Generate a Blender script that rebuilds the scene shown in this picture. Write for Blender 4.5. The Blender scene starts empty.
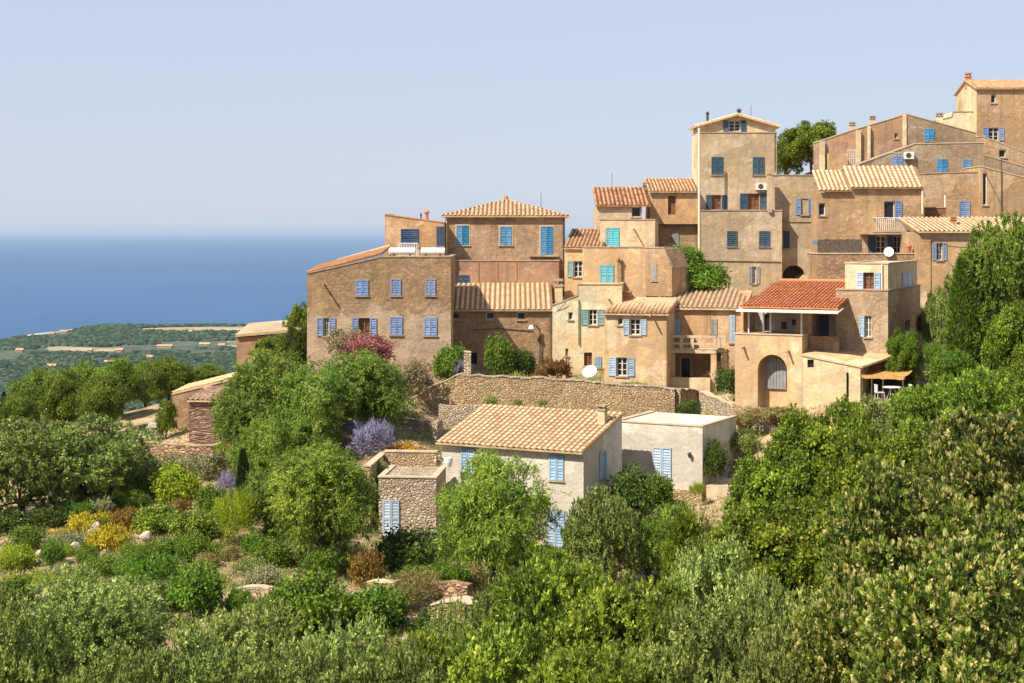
import bpy, math, random
import numpy as np
from mathutils import Vector, Matrix
from mathutils.geometry import tessellate_polygon
R_ = math.radians
sc = bpy.context.scene
col = sc.collection
F = 1600.0      # focal length in pixels of the 1024 px wide frame
CX, HY = 512.0, 230.0
# ------------------------------------------------------------ camera
cam_d = bpy.data.cameras.new('camera'); cam = bpy.data.objects.new('camera', cam_d); col.objects.link(cam)
cam_d.sensor_width = 36.0; cam_d.lens = 36.0*F/1024.0
cam.location = (0, 0, 0); cam.rotation_euler = (R_(90), 0, 0)
cam_d.shift_y = -(341.5-HY)/1024.0
cam_d.clip_start = 0.5; cam_d.clip_end = 400000
sc.camera = cam
# ------------------------------------------------------------ sky and sun
SKY_MIX, SKY_VEIL = 0.82, (3.85, 4.25, 5.25)
SUN_EL, SUN_AZ = 48.0, 50.0      # azimuth: degrees to the left of straight-behind-the-camera
sx = -math.sin(R_(SUN_AZ))*math.cos(R_(SUN_EL)); sy = -math.cos(R_(SUN_AZ))*math.cos(R_(SUN_EL)); sz = math.sin(R_(SUN_EL))
world = bpy.data.worlds.new('World'); sc.world = world; world.use_nodes = True
wn = world.node_tree.nodes; wn.clear()
wo = wn.new('ShaderNodeOutputWorld'); wb = wn.new('ShaderNodeBackground'); ws = wn.new('ShaderNodeTexSky')
ws.sky_type = 'NISHITA'; ws.sun_disc = False; ws.sun_elevation = R_(SUN_EL)
ws.sun_rotation = math.atan2(sx, sy) % (2*math.pi)
ws.altitude = 200; ws.air_density = 1.0; ws.dust_density = 0.6; ws.ozone_density = 3.0
wb.inputs['Strength'].default_value = 0.098
wm = wn.new('ShaderNodeMix'); wm.data_type = 'RGBA'; wm.inputs[0].default_value = SKY_MIX     # dusty summer air: veils the clear sky evenly
wm.inputs[7].default_value = (*SKY_VEIL, 1)
world.node_tree.links.new(ws.outputs[0], wm.inputs[6]); world.node_tree.links.new(wm.outputs[2], wb.inputs['Color']); world.node_tree.links.new(wb.outputs[0], wo.inputs['Surface'])
sun_d = bpy.data.lights.new('sun', 'SUN'); sun = bpy.data.objects.new('sun', sun_d); col.objects.link(sun)
sun_d.energy = 5.0; sun_d.angle = R_(0.55); sun_d.color = (1.0, 0.93, 0.80)
sun.rotation_euler = Vector((sx, sy, sz)).to_track_quat('Z', 'Y').to_euler()
vs = sc.view_settings
sc.display_settings.display_device = 'sRGB'
vs.view_transform = 'Standard'; vs.look = 'None'; vs.gamma = 1.0; vs.use_curve_mapping = False; vs.exposure = 0.65
sc.cycles.volume_bounces = 0; sc.cycles.max_bounces = 6; sc.cycles.diffuse_bounces = 2
sc.cycles.transmission_bounces = 3; sc.cycles.transparent_max_bounces = 8

# ------------------------------------------------------------ tagging
def tag(o, label=None, cat=None, group=None, kind=None):
    if label: o['label'] = label
    if cat: o['category'] = cat
    if group: o['group'] = group
    if kind: o['kind'] = kind
    return o
def empty(name, loc, rz=0.0):
    o = bpy.data.objects.new(name, None); col.objects.link(o)
    o.location = loc; o.rotation_euler = (0, 0, rz); o.empty_display_size = 0.3
    return o
def at(px, py, Y):
    return Vector(((px-CX)/F*Y, Y, (HY-py)/F*Y))
def copy_tree(o, parent=None):
    c = o.copy(); col.objects.link(c); c.parent = parent
    for ch in list(o.children): copy_tree(ch, c)
    return c

# ------------------------------------------------------------ node helpers
def newmat(name):
    m = bpy.data.materials.new(name); m.use_nodes = True
    nt = m.node_tree; nt.nodes.clear()
    out = nt.nodes.new('ShaderNodeOutputMaterial'); b = nt.nodes.new('ShaderNodeBsdfPrincipled')
    nt.links.new(b.outputs[0], out.inputs[0])
    b.inputs['Roughness'].default_value = 0.9
    b.inputs['Specular IOR Level'].default_value = 0.2
    return m, nt, b
def lk(nt, a, b): nt.links.new(a, b)
def noise(nt, vec, scale, detail=4, rough=0.6):
    n = nt.nodes.new('ShaderNodeTexNoise'); n.inputs['Scale'].default_value = scale
    n.inputs['Detail'].default_value = detail; n.inputs['Roughness'].default_value = rough
    if vec is not None: lk(nt, vec, n.inputs['Vector'])
    return n.outputs['Fac']
def vor(nt, vec, scale, feature='F1', out='Distance'):
    n = nt.nodes.new('ShaderNodeTexVoronoi'); n.feature = feature; n.inputs['Scale'].default_value = scale
    lk(nt, vec, n.inputs['Vector']); return n.outputs[out]
def mapv(nt, vec, scale=(1, 1, 1), loc=(0, 0, 0)):
    n = nt.nodes.new('ShaderNodeMapping'); n.inputs['Scale'].default_value = scale; n.inputs['Location'].default_value = loc
    lk(nt, vec, n.inputs['Vector']); return n.outputs[0]
def ramp(nt, fac, a, b, c0=(0, 0, 0), c1=(1, 1, 1)):
    n = nt.nodes.new('ShaderNodeValToRGB'); e = n.color_ramp.elements
    e[0].position = a; e[1].position = b; e[0].color = (*c0, 1); e[1].color = (*c1, 1)
    lk(nt, fac, n.inputs[0]); return n.outputs[0]
def ramp3(nt, fac, stops):
    n = nt.nodes.new('ShaderNodeValToRGB'); e = n.color_ramp.elements
    e[0].position = stops[0][0]; e[0].color = (*stops[0][1], 1); e[1].position = stops[-1][0]; e[1].color = (*stops[-1][1], 1)
    for p, c in stops[1:-1]:
        k = e.new(p); k.color = (*c, 1)
    lk(nt, fac, n.inputs[0]); return n.outputs[0]
def mix(nt, fac, a, b, mode='MIX'):
    n = nt.nodes.new('ShaderNodeMix'); n.data_type = 'RGBA'; n.blend_type = mode
    for s, v in ((0, fac), (6, a), (7, b)):
        if hasattr(v, 'is_linked') or hasattr(v, 'links'): lk(nt, v, n.inputs[s])
        elif s == 0: n.inputs[0].default_value = v
        else: n.inputs[s].default_value = (*v, 1)
    return n.outputs[2]
def mth(nt, op, a, b=0.0):
    n = nt.nodes.new('ShaderNodeMath'); n.operation = op
    for i, v in enumerate((a, b)):
        if hasattr(v, 'links'): lk(nt, v, n.inputs[i])
        else: n.inputs[i].default_value = v
    return n.outputs[0]
def bump(nt, b, h, strength, dist):
    n = nt.nodes.new('ShaderNodeBump'); n.inputs['Strength'].default_value = strength; n.inputs['Distance'].default_value = dist
    lk(nt, h, n.inputs['Height']); lk(nt, n.outputs[0], b.inputs['Normal'])
def wpos(nt):
    return nt.nodes.new('ShaderNodeNewGeometry').outputs['Position']

def m_plain(name, c, rough=0.7, var=0.25, scale=6.0, spec=0.2, metal=0.0):
    m, nt, b = newmat(name); p = wpos(nt)
    n = noise(nt, p, scale, 5)
    dark = tuple(x*(1-var) for x in c); light = tuple(min(1, x*(1+var*0.6)) for x in c)
    cc = ramp(nt, n, 0.3, 0.7, dark, light)
    if name.startswith('paint'):          # every shutter has faded a little differently
        oi = nt.nodes.new('ShaderNodeObjectInfo'); hs = nt.nodes.new('ShaderNodeHueSaturation'); lk(nt, cc, hs.inputs['Color'])
        lk(nt, mth(nt, 'ADD', mth(nt, 'MULTIPLY', oi.outputs['Random'], .36), .66), hs.inputs['Saturation'])
        lk(nt, mth(nt, 'ADD', mth(nt, 'MULTIPLY', mth(nt, 'FRACT', mth(nt, 'MULTIPLY', oi.outputs['Random'], 7.3)), .35), .82), hs.inputs['Value']); cc = hs.outputs[0]
    lk(nt, cc, b.inputs['Base Color'])
    b.inputs['Roughness'].default_value = rough; b.inputs['Specular IOR Level'].default_value = spec; b.inputs['Metallic'].default_value = metal
    return m

def m_plaster(name, c1, c2, c3, stain=0.5, stone=0.0, seed=0.0, split=None):
    """rendered masonry: two plaster tones, vertical rain streaks, patches worn to the stone"""
    m, nt, b = newmat(name); p = mapv(nt, wpos(nt), (1, 1, 1), (seed, seed*1.7, seed*0.3))
    big = ramp(nt, noise(nt, p, 0.33, 8, 0.68), 0.44, 0.57)
    c = mix(nt, big, c1, c2)
    wv = mix(nt, .55, mapv(nt, p, (.30, .30, .42)), noise(nt, p, .7, 6, .7), 'ADD')      # areas rendered at different times
    vc = nt.nodes.new('ShaderNodeTexVoronoi'); vc.inputs['Scale'].default_value = 1.0; lk(nt, wv, vc.inputs['Vector'])
    vs_ = nt.nodes.new('ShaderNodeSeparateColor'); lk(nt, vc.outputs['Color'], vs_.inputs[0])
    c = mix(nt, ramp(nt, vs_.outputs[0], .62, .66), c, tuple(min(.8, (x*.8+sum(c1)/3*.2)*1.14) for x in c1))
    c = mix(nt, mth(nt, 'MULTIPLY', ramp(nt, vs_.outputs[1], .70, .74), .55), c, tuple(x*.70 for x in c2))
    med = ramp(nt, noise(nt, p, 1.6, 9, 0.68), 0.33, 0.70)
    gy = sum(c1)/3; c = mix(nt, mth(nt, 'MULTIPLY', med, 0.75), c, tuple((x*.55+gy*.45)*0.60 for x in c1))
    dk_ = ramp(nt, noise(nt, mapv(nt, p, (1, 1, .8), (71, 13, 23)), 0.75, 10, 0.72), 0.55, 0.60)
    c = mix(nt, mth(nt, 'MULTIPLY', dk_, min(.9, stain*1.25)), c, tuple((x*.7+gy*.3)*.62 for x in c1))
    st = ramp(nt, noise(nt, mapv(nt, p, (1.9, 1.9, 0.16)), 1.0, 5, 0.6), 0.50, 0.74)
    c = mix(nt, mth(nt, 'MULTIPLY', st, stain*1.5), c, c3)
    pale = ramp(nt, noise(nt, mapv(nt, p, (1, 1, 1), (31, 7, 3)), 0.9, 8, 0.7), 0.58, 0.66)
    c = mix(nt, mth(nt, 'MULTIPLY', pale, 0.6), c, tuple(min(0.78, (x*.75+gy*.25)*1.28) for x in c1))
    sp = mapv(nt, p, (3.2, 3.2, 4.8))
    cell = vor(nt, sp, 1.0, 'F1', 'Color'); edge = vor(nt, sp, 1.0, 'DISTANCE_TO_EDGE')
    sep = nt.nodes.new('ShaderNodeSeparateColor'); lk(nt, cell, sep.inputs[0])
    sc_ = ramp3(nt, sep.outputs[0], [(0.0, tuple(x*0.9 for x in c3)), (0.5, tuple((p_+q_)*.5 for p_, q_ in zip(c3, c1))), (1.0, tuple(x*0.95 for x in c1))])
    sc_ = mix(nt, ramp(nt, edge, 0.02, 0.10), tuple(x*0.9 for x in c3), sc_)
    if stone > 0:
        mask = ramp(nt, noise(nt, mapv(nt, p, (1, 1, 1), (5, 17, 9)), 0.45, 8, 0.66), 0.60-stone*0.22, 0.66-stone*0.22)
        c = mix(nt, mth(nt, 'MULTIPLY', mask, 0.5), c, sc_)
    if split:      # the render has weathered dark above a ragged line and stays pinkish below it
        sz_ = nt.nodes.new('ShaderNodeSeparateXYZ'); lk(nt, wpos(nt), sz_.inputs[0])
        v = mth(nt, 'ADD', sz_.outputs[2], mth(nt, 'MULTIPLY', noise(nt, p, .55, 8, .68), 4.2))
        up = ramp(nt, mth(nt, 'MULTIPLY', mth(nt, 'ADD', v, -split[0]), .5), .44, .56)
        lo = mix(nt, mth(nt, 'MULTIPLY', ramp(nt, noise(nt, p, .9, 8, .7), .42, .58), .8), split[1], tuple(x*.66 for x in split[1]))
        c = mix(nt, up, lo, c)
    fine = noise(nt, p, 9.0, 6, 0.7)
    c = mix(nt, ramp(nt, fine, 0.25, 0.75), mix(nt, 1.0, c, (0.80, 0.80, 0.80), 'MULTIPLY'), c)
    lk(nt, c, b.inputs['Base Color'])
    b.inputs['Roughness'].default_value = 0.95; b.inputs['Specular IOR Level'].default_value = 0.08
    h = mth(nt, 'ADD', noise(nt, p, 2.2, 9, 0.7), mth(nt, 'MULTIPLY', edge, 0.25*stone))
    bump(nt, b, h, 0.8, 0.10)
    return m

def m_stone(name, c1, c2, mort, s=3.0, flat=1.6):
    m, nt, b = newmat(name); p0 = wpos(nt)
    w = nt.nodes.new('ShaderNodeTexNoise'); w.inputs['Scale'].default_value = 2.0; lk(nt, p0, w.inputs['Vector'])
    p = mix(nt, 0.10, p0, w.outputs['Color'], 'ADD')
    sp = mapv(nt, p, (s, s, s*flat))
    cell = vor(nt, sp, 1.0, 'F1', 'Color'); edge = vor(nt, sp, 1.0, 'DISTANCE_TO_EDGE')
    sep = nt.nodes.new('ShaderNodeSeparateColor'); lk(nt, cell, sep.inputs[0])
    c = ramp3(nt, sep.outputs[0], [(0.0, tuple(x*0.55 for x in c1)), (0.35, c1), (0.7, c2), (1.0, tuple(min(.8, x*1.3) for x in c2))])
    c = mix(nt, ramp(nt, edge, 0.02, 0.12), mort, c)
    c = mix(nt, mth(nt, 'MULTIPLY', ramp(nt, noise(nt, p0, 0.6, 8, 0.72), 0.40, 0.62), 0.5), c, tuple(x*0.55 for x in c1))
    c = mix(nt, mth(nt, 'MULTIPLY', noise(nt, p0, 8, 6, 0.7), 0.35), c, tuple(x*0.5 for x in c2))
    lk(nt, c, b.inputs['Base Color'])
    bump(nt, b, mth(nt, 'ADD', ramp(nt, edge, 0.0, 0.25), noise(nt, p0, 6, 6, 0.7)), 0.9, 0.09)
    return m

def m_tile(name, c1, c2, c3, lichen=0.25):
    """clay tiles: UV holds (column, course), so each tile has a tone of its own"""
    m, nt, b = newmat(name)
    uv = nt.nodes.new('ShaderNodeUVMap'); uv.uv_map = 'UVMap'
    fl = nt.nodes.new('ShaderNodeVectorMath'); fl.operation = 'FLOOR'; lk(nt, uv.outputs[0], fl.inputs[0])
    wn_ = nt.nodes.new('ShaderNodeTexWhiteNoise'); wn_.noise_dimensions = '3D'; lk(nt, fl.outputs[0], wn_.inputs['Vector'])
    c = ramp3(nt, wn_.outputs['Value'], [(0.0, c3), (0.3, c2), (0.65, c1), (1.0, tuple(min(.85, x*1.2) for x in c1))])
    p = wpos(nt)
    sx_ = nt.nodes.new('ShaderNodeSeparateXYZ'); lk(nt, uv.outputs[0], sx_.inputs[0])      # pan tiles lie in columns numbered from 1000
    c = mix(nt, ramp(nt, mth(nt, 'GREATER_THAN', sx_.outputs[0], 900.0), .4, .6), c, tuple(x*.62 if i == 0 else x*.50 for i, x in enumerate(c3)))  # pans darker and redder, with the shade between cover tiles put into the colour
    c = mix(nt, mth(nt, 'MULTIPLY', ramp(nt, noise(nt, p, 0.8, 7, 0.7), 0.45, 0.65), 0.30), c, c2)
    c = mix(nt, mth(nt, 'MULTIPLY', ramp(nt, noise(nt, mapv(nt, p, (1, 1, 1), (9, 2, 4)), 2.2, 8, 0.75), 0.56, 0.66), lichen), c, (0.16, 0.12, 0.09))
    lk(nt, c, b.inputs['Base Color'])
    bump(nt, b, noise(nt, p, 12, 5, 0.7), 0.5, 0.02)
    return m

def m_leaf(name, stops, trans=0.28, gloss=0.25):
    m = bpy.data.materials.new(name); m.use_nodes = True; nt = m.node_tree; nt.nodes.clear()
    out = nt.nodes.new('ShaderNodeOutputMaterial')
    a = nt.nodes.new('ShaderNodeAttribute'); a.attribute_name = 'tone'
    oi = nt.nodes.new('ShaderNodeObjectInfo')
    c = ramp3(nt, a.outputs['Fac'], stops)
    hs = nt.nodes.new('ShaderNodeHueSaturation'); lk(nt, c, hs.inputs['Color'])
    lk(nt, mth(nt, 'ADD', mth(nt, 'MULTIPLY', oi.outputs['Random'], 0.024), 0.488), hs.inputs['Hue'])
    lk(nt, mth(nt, 'ADD', mth(nt, 'MULTIPLY', oi.outputs['Random'], 0.25), 0.88), hs.inputs['Value'])
    c = hs.outputs[0]
    d = nt.nodes.new('ShaderNodeBsdfDiffuse'); lk(nt, c, d.inputs[0])
    t = nt.nodes.new('ShaderNodeBsdfTranslucent')
    tc = mix(nt, 1.0, c, (1.25, 1.30, 0.55), 'MULTIPLY'); lk(nt, tc, t.inputs[0])
    ms = nt.nodes.new('ShaderNodeMixShader'); ms.inputs[0].default_value = trans
    lk(nt, d.outputs[0], ms.inputs[1]); lk(nt, t.outputs[0], ms.inputs[2])
    g = nt.nodes.new('ShaderNodeBsdfGlossy'); g.inputs['Roughness'].default_value = 0.42; g.inputs['Color'].default_value = (1, 1, 1, 1)
    fr = nt.nodes.new('ShaderNodeFresnel'); fr.inputs[0].default_value = 1.38
    m2 = nt.nodes.new('ShaderNodeMixShader'); lk(nt, mth(nt, 'MULTIPLY', fr.outputs[0], gloss), m2.inputs[0])
    lk(nt, ms.outputs[0], m2.inputs[1]); lk(nt, g.outputs[0], m2.inputs[2]); lk(nt, m2.outputs[0], out.inputs[0])
    return m

M = {}
M['tan']    = m_plaster('plaster_tan',    (0.778,0.511,0.252), (0.652,0.4,0.188), (0.347,0.228,0.125), .40, .15, 1)
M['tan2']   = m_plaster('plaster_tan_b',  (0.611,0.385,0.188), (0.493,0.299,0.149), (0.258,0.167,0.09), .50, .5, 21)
M['brown']  = m_plaster('plaster_brown',  (0.53,0.322,0.167), (0.391,0.227,0.116), (0.201,0.128,0.074), .60, .7, 5)
M['worn']   = m_plaster('plaster_worn',   (0.612,0.369,0.208), (0.351,0.204,0.106), (0.202,0.121,0.069), .60, .95, 41)
M['two'] = m_plaster('plaster_two_tone', (0.513,0.32,0.165), (0.372,0.225,0.112), (0.206,0.13,0.073), .7, .9, 41, split=(-4.4, (.52,.37,.245)))
M['block'] = m_plaster('plaster_over_stone', (.58,.39,.225), (.47,.31,.17), (.26,.175,.11), .45, .9, 51)
M['pink']   = m_plaster('plaster_pink',   (0.534,0.308,0.177), (0.432,0.241,0.133), (0.267,0.157,0.094), .50, .1, 9)
M['orange'] = m_plaster('plaster_orange', (0.718,0.422,0.19), (0.598,0.318,0.131), (0.334,0.188,0.095), .45, .15, 13)
M['ochre']  = m_plaster('plaster_ochre',  (0.8,0.531,0.268), (0.71,0.431,0.201), (0.421,0.252,0.134), .40, .05, 33)
M['cream']  = m_plaster('plaster_cream',  (0.8,0.635,0.352), (0.8,0.546,0.287), (0.561,0.324,0.167), .35, .0, 17)
M['tower']  = m_plaster('plaster_sand',   (0.624,0.45,0.258), (0.553,0.393,0.216), (0.306,0.219,0.129), .42, .15, 25)
M['white']  = m_plaster('plaster_offwhite', (0.739,0.647,0.509), (0.693,0.601,0.465), (0.485,0.408,0.303), .18, .0, 29)
M['grey']   = m_plaster('plaster_greybrown', (0.449,0.319,0.196), (0.364,0.247,0.146), (0.206,0.143,0.085), .5, .7, 37)
M['stone']  = m_stone('rubble_stone', (.50,.33,.18), (.64,.45,.26), (.50,.34,.20), 6.0, 1.3)
M['stone_pale'] = m_stone('pale_rubble_stone', (.50,.37,.25), (.66,.52,.37), (.50,.38,.26), 5.4, 1.3)
M['stone_red'] = m_stone('reddish_stone', (.36,.20,.11), (.50,.32,.19), (.26,.16,.10), 2.6, 2.0)
M['board']  = m_stone('stacked_stone_cladding', (0.325,0.19,0.136), (0.525,0.31,0.212), (0.15,0.09,0.064), 1.4, 5.5)
M['rock']   = m_plain('boulder_rock', (.50,.43,.34), .95, .45, 2.5)
M['coping'] = m_plain('coping_mortar', (0.535,0.412,0.279), .95, .25, 2.0)
M['coping_d'] = m_plain('coping_worn', (.40,.29,.19), .95, .35, 1.5)
M['t_pale'] = m_tile('tiles_pale', (0.614,0.446,0.27), (0.577,0.399,0.225), (0.484,0.304,0.162), .10)
M['t_orange'] = m_tile('tiles_orange', (0.601,0.391,0.22), (0.53,0.308,0.167), (0.406,0.216,0.116), .16)
M['t_red']  = m_tile('tiles_red', (0.534,0.205,0.083), (0.478,0.173,0.072), (0.396,0.126,0.055), .06)
M['t_deep'] = m_tile('tiles_deep', (.30,.145,.07), (.26,.12,.055), (.20,.085,.04), .2)
M['t_dark'] = m_tile('tiles_dark', (.52,.29,.155), (.42,.21,.105), (.27,.12,.06), .28)
M['t_white'] = m_tile('tiles_washed', (0.666,0.495,0.308), (0.612,0.432,0.255), (0.522,0.342,0.194), .14)
M['b_peri'] = m_plain('paint_periwinkle', (0.132,0.215,0.423), .6, .22, 3)
M['b_blue'] = m_plain('paint_blue', (0.032,0.2,0.386), .55, .22, 3)
M['b_turq'] = m_plain('paint_turquoise', (0.081,0.42,0.478), .6, .18, 3)
M['b_teal'] = m_plain('paint_dark_teal', (.035,.085,.125), .6, .25, 3)
M['b_light'] = m_plain('paint_light_blue', (.30,.40,.50), .65, .18, 3)
M['b_sky']  = m_plain('paint_sky_blue', (0.23,0.36,0.497), .6, .16, 3)
M['b_green'] = m_plain('paint_grey_green', (.20,.36,.33), .65, .2, 3)
M['b_navy'] = m_plain('paint_navy', (.04,.075,.15), .6, .25, 3)
M['b_grey'] = m_plain('paint_grey', (.30,.29,.28), .7, .25, 3)
M['whitep'] = m_plain('paint_white', (.78,.76,.71), .5, .08, 3)
M['frame_w'] = m_plain('frame_white', (.60,.56,.50), .6, .15, 3)
M['wood']   = m_plain('wood_brown', (.20,.10,.055), .75, .4, 4)
M['wood_g'] = m_plain('wood_grey', (.13,.095,.07), .85, .45, 6)
M['metal']  = m_plain('metal_dark', (.07,.065,.06), .6, .3, 8)
M['metal_w'] = m_plain('metal_pale', (.66,.65,.62), .45, .12, 8, .4)
M['terra']  = m_plain('terracotta', (.50,.22,.11), .85, .25, 5)
M['awning'] = m_plain('awning_cloth_orange', (.48,.25,.09), .85, .35, 2)
M['awning_w'] = m_plain('awning_cloth_cream', (.72,.62,.47), .8, .12, 2)
M['brick']  = m_stone('brick_red', (.40,.15,.07), (.55,.24,.12), (.3,.2,.15), 4.0, 2.5)
M['bark']   = m_plain('bark', (.13,.10,.075), .95, .5, 5)
m_, nt_, b_ = newmat('glass_dark'); M['glass'] = m_
b_.inputs['Base Color'].default_value = (.018, .017, .018, 1); b_.inputs['Roughness'].default_value = .25; b_.inputs['Specular IOR Level'].default_value = .35
M['brownpane'] = m_plain('inner_brown_door', (.20,.09,.045), .5, .3, 3)

# ------------------------------------------------------------ mesh builder
class MB:
    def __init__(s): s.v = []; s.f = []; s.uv = None
    def quadpts(s, pts):
        n = len(s.v); s.v += [tuple(p) for p in pts]; s.f.append(tuple(range(n, n+len(pts))))
    def box(s, x0, x1, y0, y1, z0, z1, T=None):
        n = len(s.v)
        P = [(x, y, z) for z in (z0, z1) for y in (y0, y1) for x in (x0, x1)]
        if T: P = [T(*p) for p in P]
        s.v += P
        for f in ((0,2,3,1), (4,5,7,6), (0,1,5,4), (2,6,7,3), (0,4,6,2), (1,3,7,5)): s.f.append(tuple(n+i for i in f))
    def tube(s, pts, rads, seg=8, cap=True):
        pts = [Vector(p) for p in pts]; n0 = len(s.v); k = len(pts)
        up = Vector((0, 0, 1))
        for i, p in enumerate(pts):
            d = (pts[min(i+1, k-1)]-pts[max(i-1, 0)]).normalized()
            a = d.cross(up if abs(d.z) < .95 else Vector((1, 0, 0))).normalized(); b = d.cross(a)
            for j in range(seg):
                t = 2*math.pi*j/seg; s.v.append(tuple(p+(a*math.cos(t)+b*math.sin(t))*rads[i]))
        for i in range(k-1):
            for j in range(seg):
                a0 = n0+i*seg+j; a1 = n0+i*seg+(j+1) % seg; s.f.append((a0, a1, a1+seg, a0+seg))
        if cap:
            s.f.append(tuple(n0+j for j in range(seg))[::-1]); s.f.append(tuple(n0+(k-1)*seg+j for j in range(seg)))
    def lathe(s, prof, seg=14, c=(0, 0, 0)):
        n0 = len(s.v)
        for r, z in prof:
            for j in range(seg):
                t = 2*math.pi*j/seg; s.v.append((c[0]+r*math.cos(t), c[1]+r*math.sin(t), c[2]+z))
        for i in range(len(prof)-1):
            for j in range(seg):
                a0 = n0+i*seg+j; a1 = n0+i*seg+(j+1) % seg; s.f.append((a0, a1, a1+seg, a0+seg))
    def build(s, name, mat, parent=None, loc=None):
        me = bpy.data.meshes.new(name); me.from_pydata(s.v, [], s.f); me.update()
        import bmesh as _b
        bm = _b.new(); bm.from_mesh(me); _b.ops.recalc_face_normals(bm, faces=bm.faces); bm.to_mesh(me); bm.free()
        me.materials.append(mat)
        o = bpy.data.objects.new(name, me); col.objects.link(o)
        if parent: o.parent = parent
        if loc is not None: o.location = loc
        return o

# ------------------------------------------------------------ terrain
def hash2(ix, iy, s):
    h = np.sin(ix*127.1+iy*311.7+s*74.7)*43758.5453
    return h-np.floor(h)
def vnoise(x, y, s=0):
    ix = np.floor(x); iy = np.floor(y); fx = x-ix; fy = y-iy; fx = fx*fx*(3-2*fx); fy = fy*fy*(3-2*fy)
    a = hash2(ix, iy, s); b = hash2(ix+1, iy, s); c = hash2(ix, iy+1, s); d = hash2(ix+1, iy+1, s)
    return (a*(1-fx)+b*fx)*(1-fy)+(c*(1-fx)+d*fx)*fy
def fbm(x, y, s=0, o=4):
    v = 0; a = .5
    for i in range(o): v = v+a*vnoise(x*2**i, y*2**i, s+i); a *= .5
    return v
SEA = -200.0
_pp = [(307,390,108),(450,388,108),(380,345,128),(600,390,107),(660,388,107),(600,300,119),(690,300,119),
 (462,425,103.5),(700,425,103),(500,440,99),(560,557,87.5),(440,545,91),(560,490,97),(390,546,86),(665,512,92),(720,486,96),
 (795,286,125),(760,302,124),(740,302,127),(780,300,119),(690,398,110.5),(720,394,110),(580,388,110),(740,335,113),(790,335,113),(640,335,113.5),(700,396,107.5),(725,396,105),(840,330,108),(740,440,100),(770,438,97),(775,428,98),(850,407,97),(920,397,98),(950,370,102),(1000,360,108),(980,290,115),(870,290,112),
 (740,297,121),(820,290,120),(870,237,127),(900,178,134),(1000,168,142),(1010,152,151),(810,172,152),(1024,200,133),
 (300,598,72),(200,598,72),(200,562,80),(100,558,80),(230,524,85),(140,540,83),(60,560,80),(0,562,80),(130,483,98),(200,467,103),
 (130,437,112),(60,440,112),(0,442,112),(170,440,108),(230,442,105),(300,485,93),(350,445,98),(400,405,103),(415,465,93),
 (250,372,126),(200,402,122),(0,432,130),(100,426,135),(200,402,150),(0,600,72),(440,590,75),(380,590,76)]
_cp = [(*at(*p),) for p in _pp]
_cp += [(-60,160,-24),(-25,165,-16),(-100,130,-28),(-60,220,-60),(0,220,-40),(40,230,-14),(-120,60,-24),(-150,100,-45),
 (0,0,-1.9),(0,8,-4),(0,20,-9.5),(0,35,-15),(0,50,-18),(0,60,-18.5),(-20,60,-17.8),(-20,40,-15.8),(-15,20,-9.8),(20,40,-14.5),(20,60,-15),
 (30,60,-13),(30,80,-11.5),(15,75,-15.8),(5,75,-17.8),(40,60,-10),(60,80,-6),(15,20,-9),(-40,50,-18),(-60,70,-20),(70,120,1),(60,50,-9),(30,20,-9),
 (-30,5,-3),(40,5,-3),(0,-30,2),(60,200,8),(100,180,10),(120,100,0),(-90,20,-12),(120,30,-6),(60,260,-10),(120,260,-10)]
_C = np.array(_cp, float)
def _phi(r): return r
_A = _phi(np.hypot(_C[:, None, 0]-_C[None, :, 0], _C[:, None, 1]-_C[None, :, 1]))+np.eye(len(_C))*0.4
_mean = _C[:, 2].mean(); _W = np.linalg.solve(_A, _C[:, 2]-_mean)
def near_z(x, y):
    x = np.asarray(x, float); y = np.asarray(y, float); s = np.full(x.shape, _mean)
    for i in range(len(_C)): s = s+_W[i]*_phi(np.hypot(x-_C[i, 0], y-_C[i, 1]))
    return s
def far_z(x, y):
    xw = np.interp(y, [900, 1500, 2300, 2857, 3330], [-3600, -2600, -1650, -930, -905])
    s = np.minimum((x-xw)*.8, 3330-y)+(fbm(x/160, y/160, 3)-.5)*150
    land = SEA+6*np.tanh(s/90)
    und = np.clip(s/500, 0, 1)*fbm(x/420, y/420, 8)*9
    hill = 80*np.exp(-np.maximum(np.hypot(x-40, (y-160)*.8)-200, 0)/330.0)
    return land+und+hill*np.clip((3330-y)/1500, 0, 1)
def ground_z(x, y):
    x = np.asarray(x, float); y = np.asarray(y, float)
    d = np.maximum(np.abs(x-10)-120, np.maximum(y-215, -25-y))
    t = np.clip(d/110, 0, 1); t = t*t*(3-2*t)
    return near_z(np.clip(x, -130, 150), np.clip(y, -40, 250))*(1-t)+far_z(x, y)*t
def gz(x, y): return float(ground_z(np.array([x]), np.array([y]))[0])
def cast(px, py, y0=30, y1=160):
    """where the line of sight through a pixel meets the ground"""
    ys = np.linspace(y0, y1, 500); X = (px-CX)/F*ys; Z = (HY-py)/F*ys
    g = ground_z(X, ys); k = np.argmax(g >= Z)
    if g[k] < Z[k]: k = len(ys)-1
    return Vector((X[k], ys[k], g[k]))
def geo(a, b, n): return list(np.geomspace(a, b, n))
xs = [-v for v in geo(72, 9000, 70)][::-1]+list(np.arange(-70, 92, 0.9))+geo(93, 9000, 50)
ys = [-v for v in geo(12, 900, 12)][::-1]+list(np.arange(-10, 175, 0.9))+geo(176, 4600, 190)
xs = np.array(xs); ys = np.array(ys); GX, GY = np.meshgrid(xs, ys)
GZ = ground_z(GX, GY)
nearm = (GX > -75) & (GX < 95) & (GY < 180)
GZ = GZ+np.where(nearm, (fbm(GX/2.2, GY/2.2, 5)-.47)*.55, 0)
nx, ny = len(xs), len(ys)
verts = np.stack([GX.ravel(), GY.ravel(), GZ.ravel()], 1)
idx = np.arange(nx*ny).reshape(ny, nx)
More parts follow.
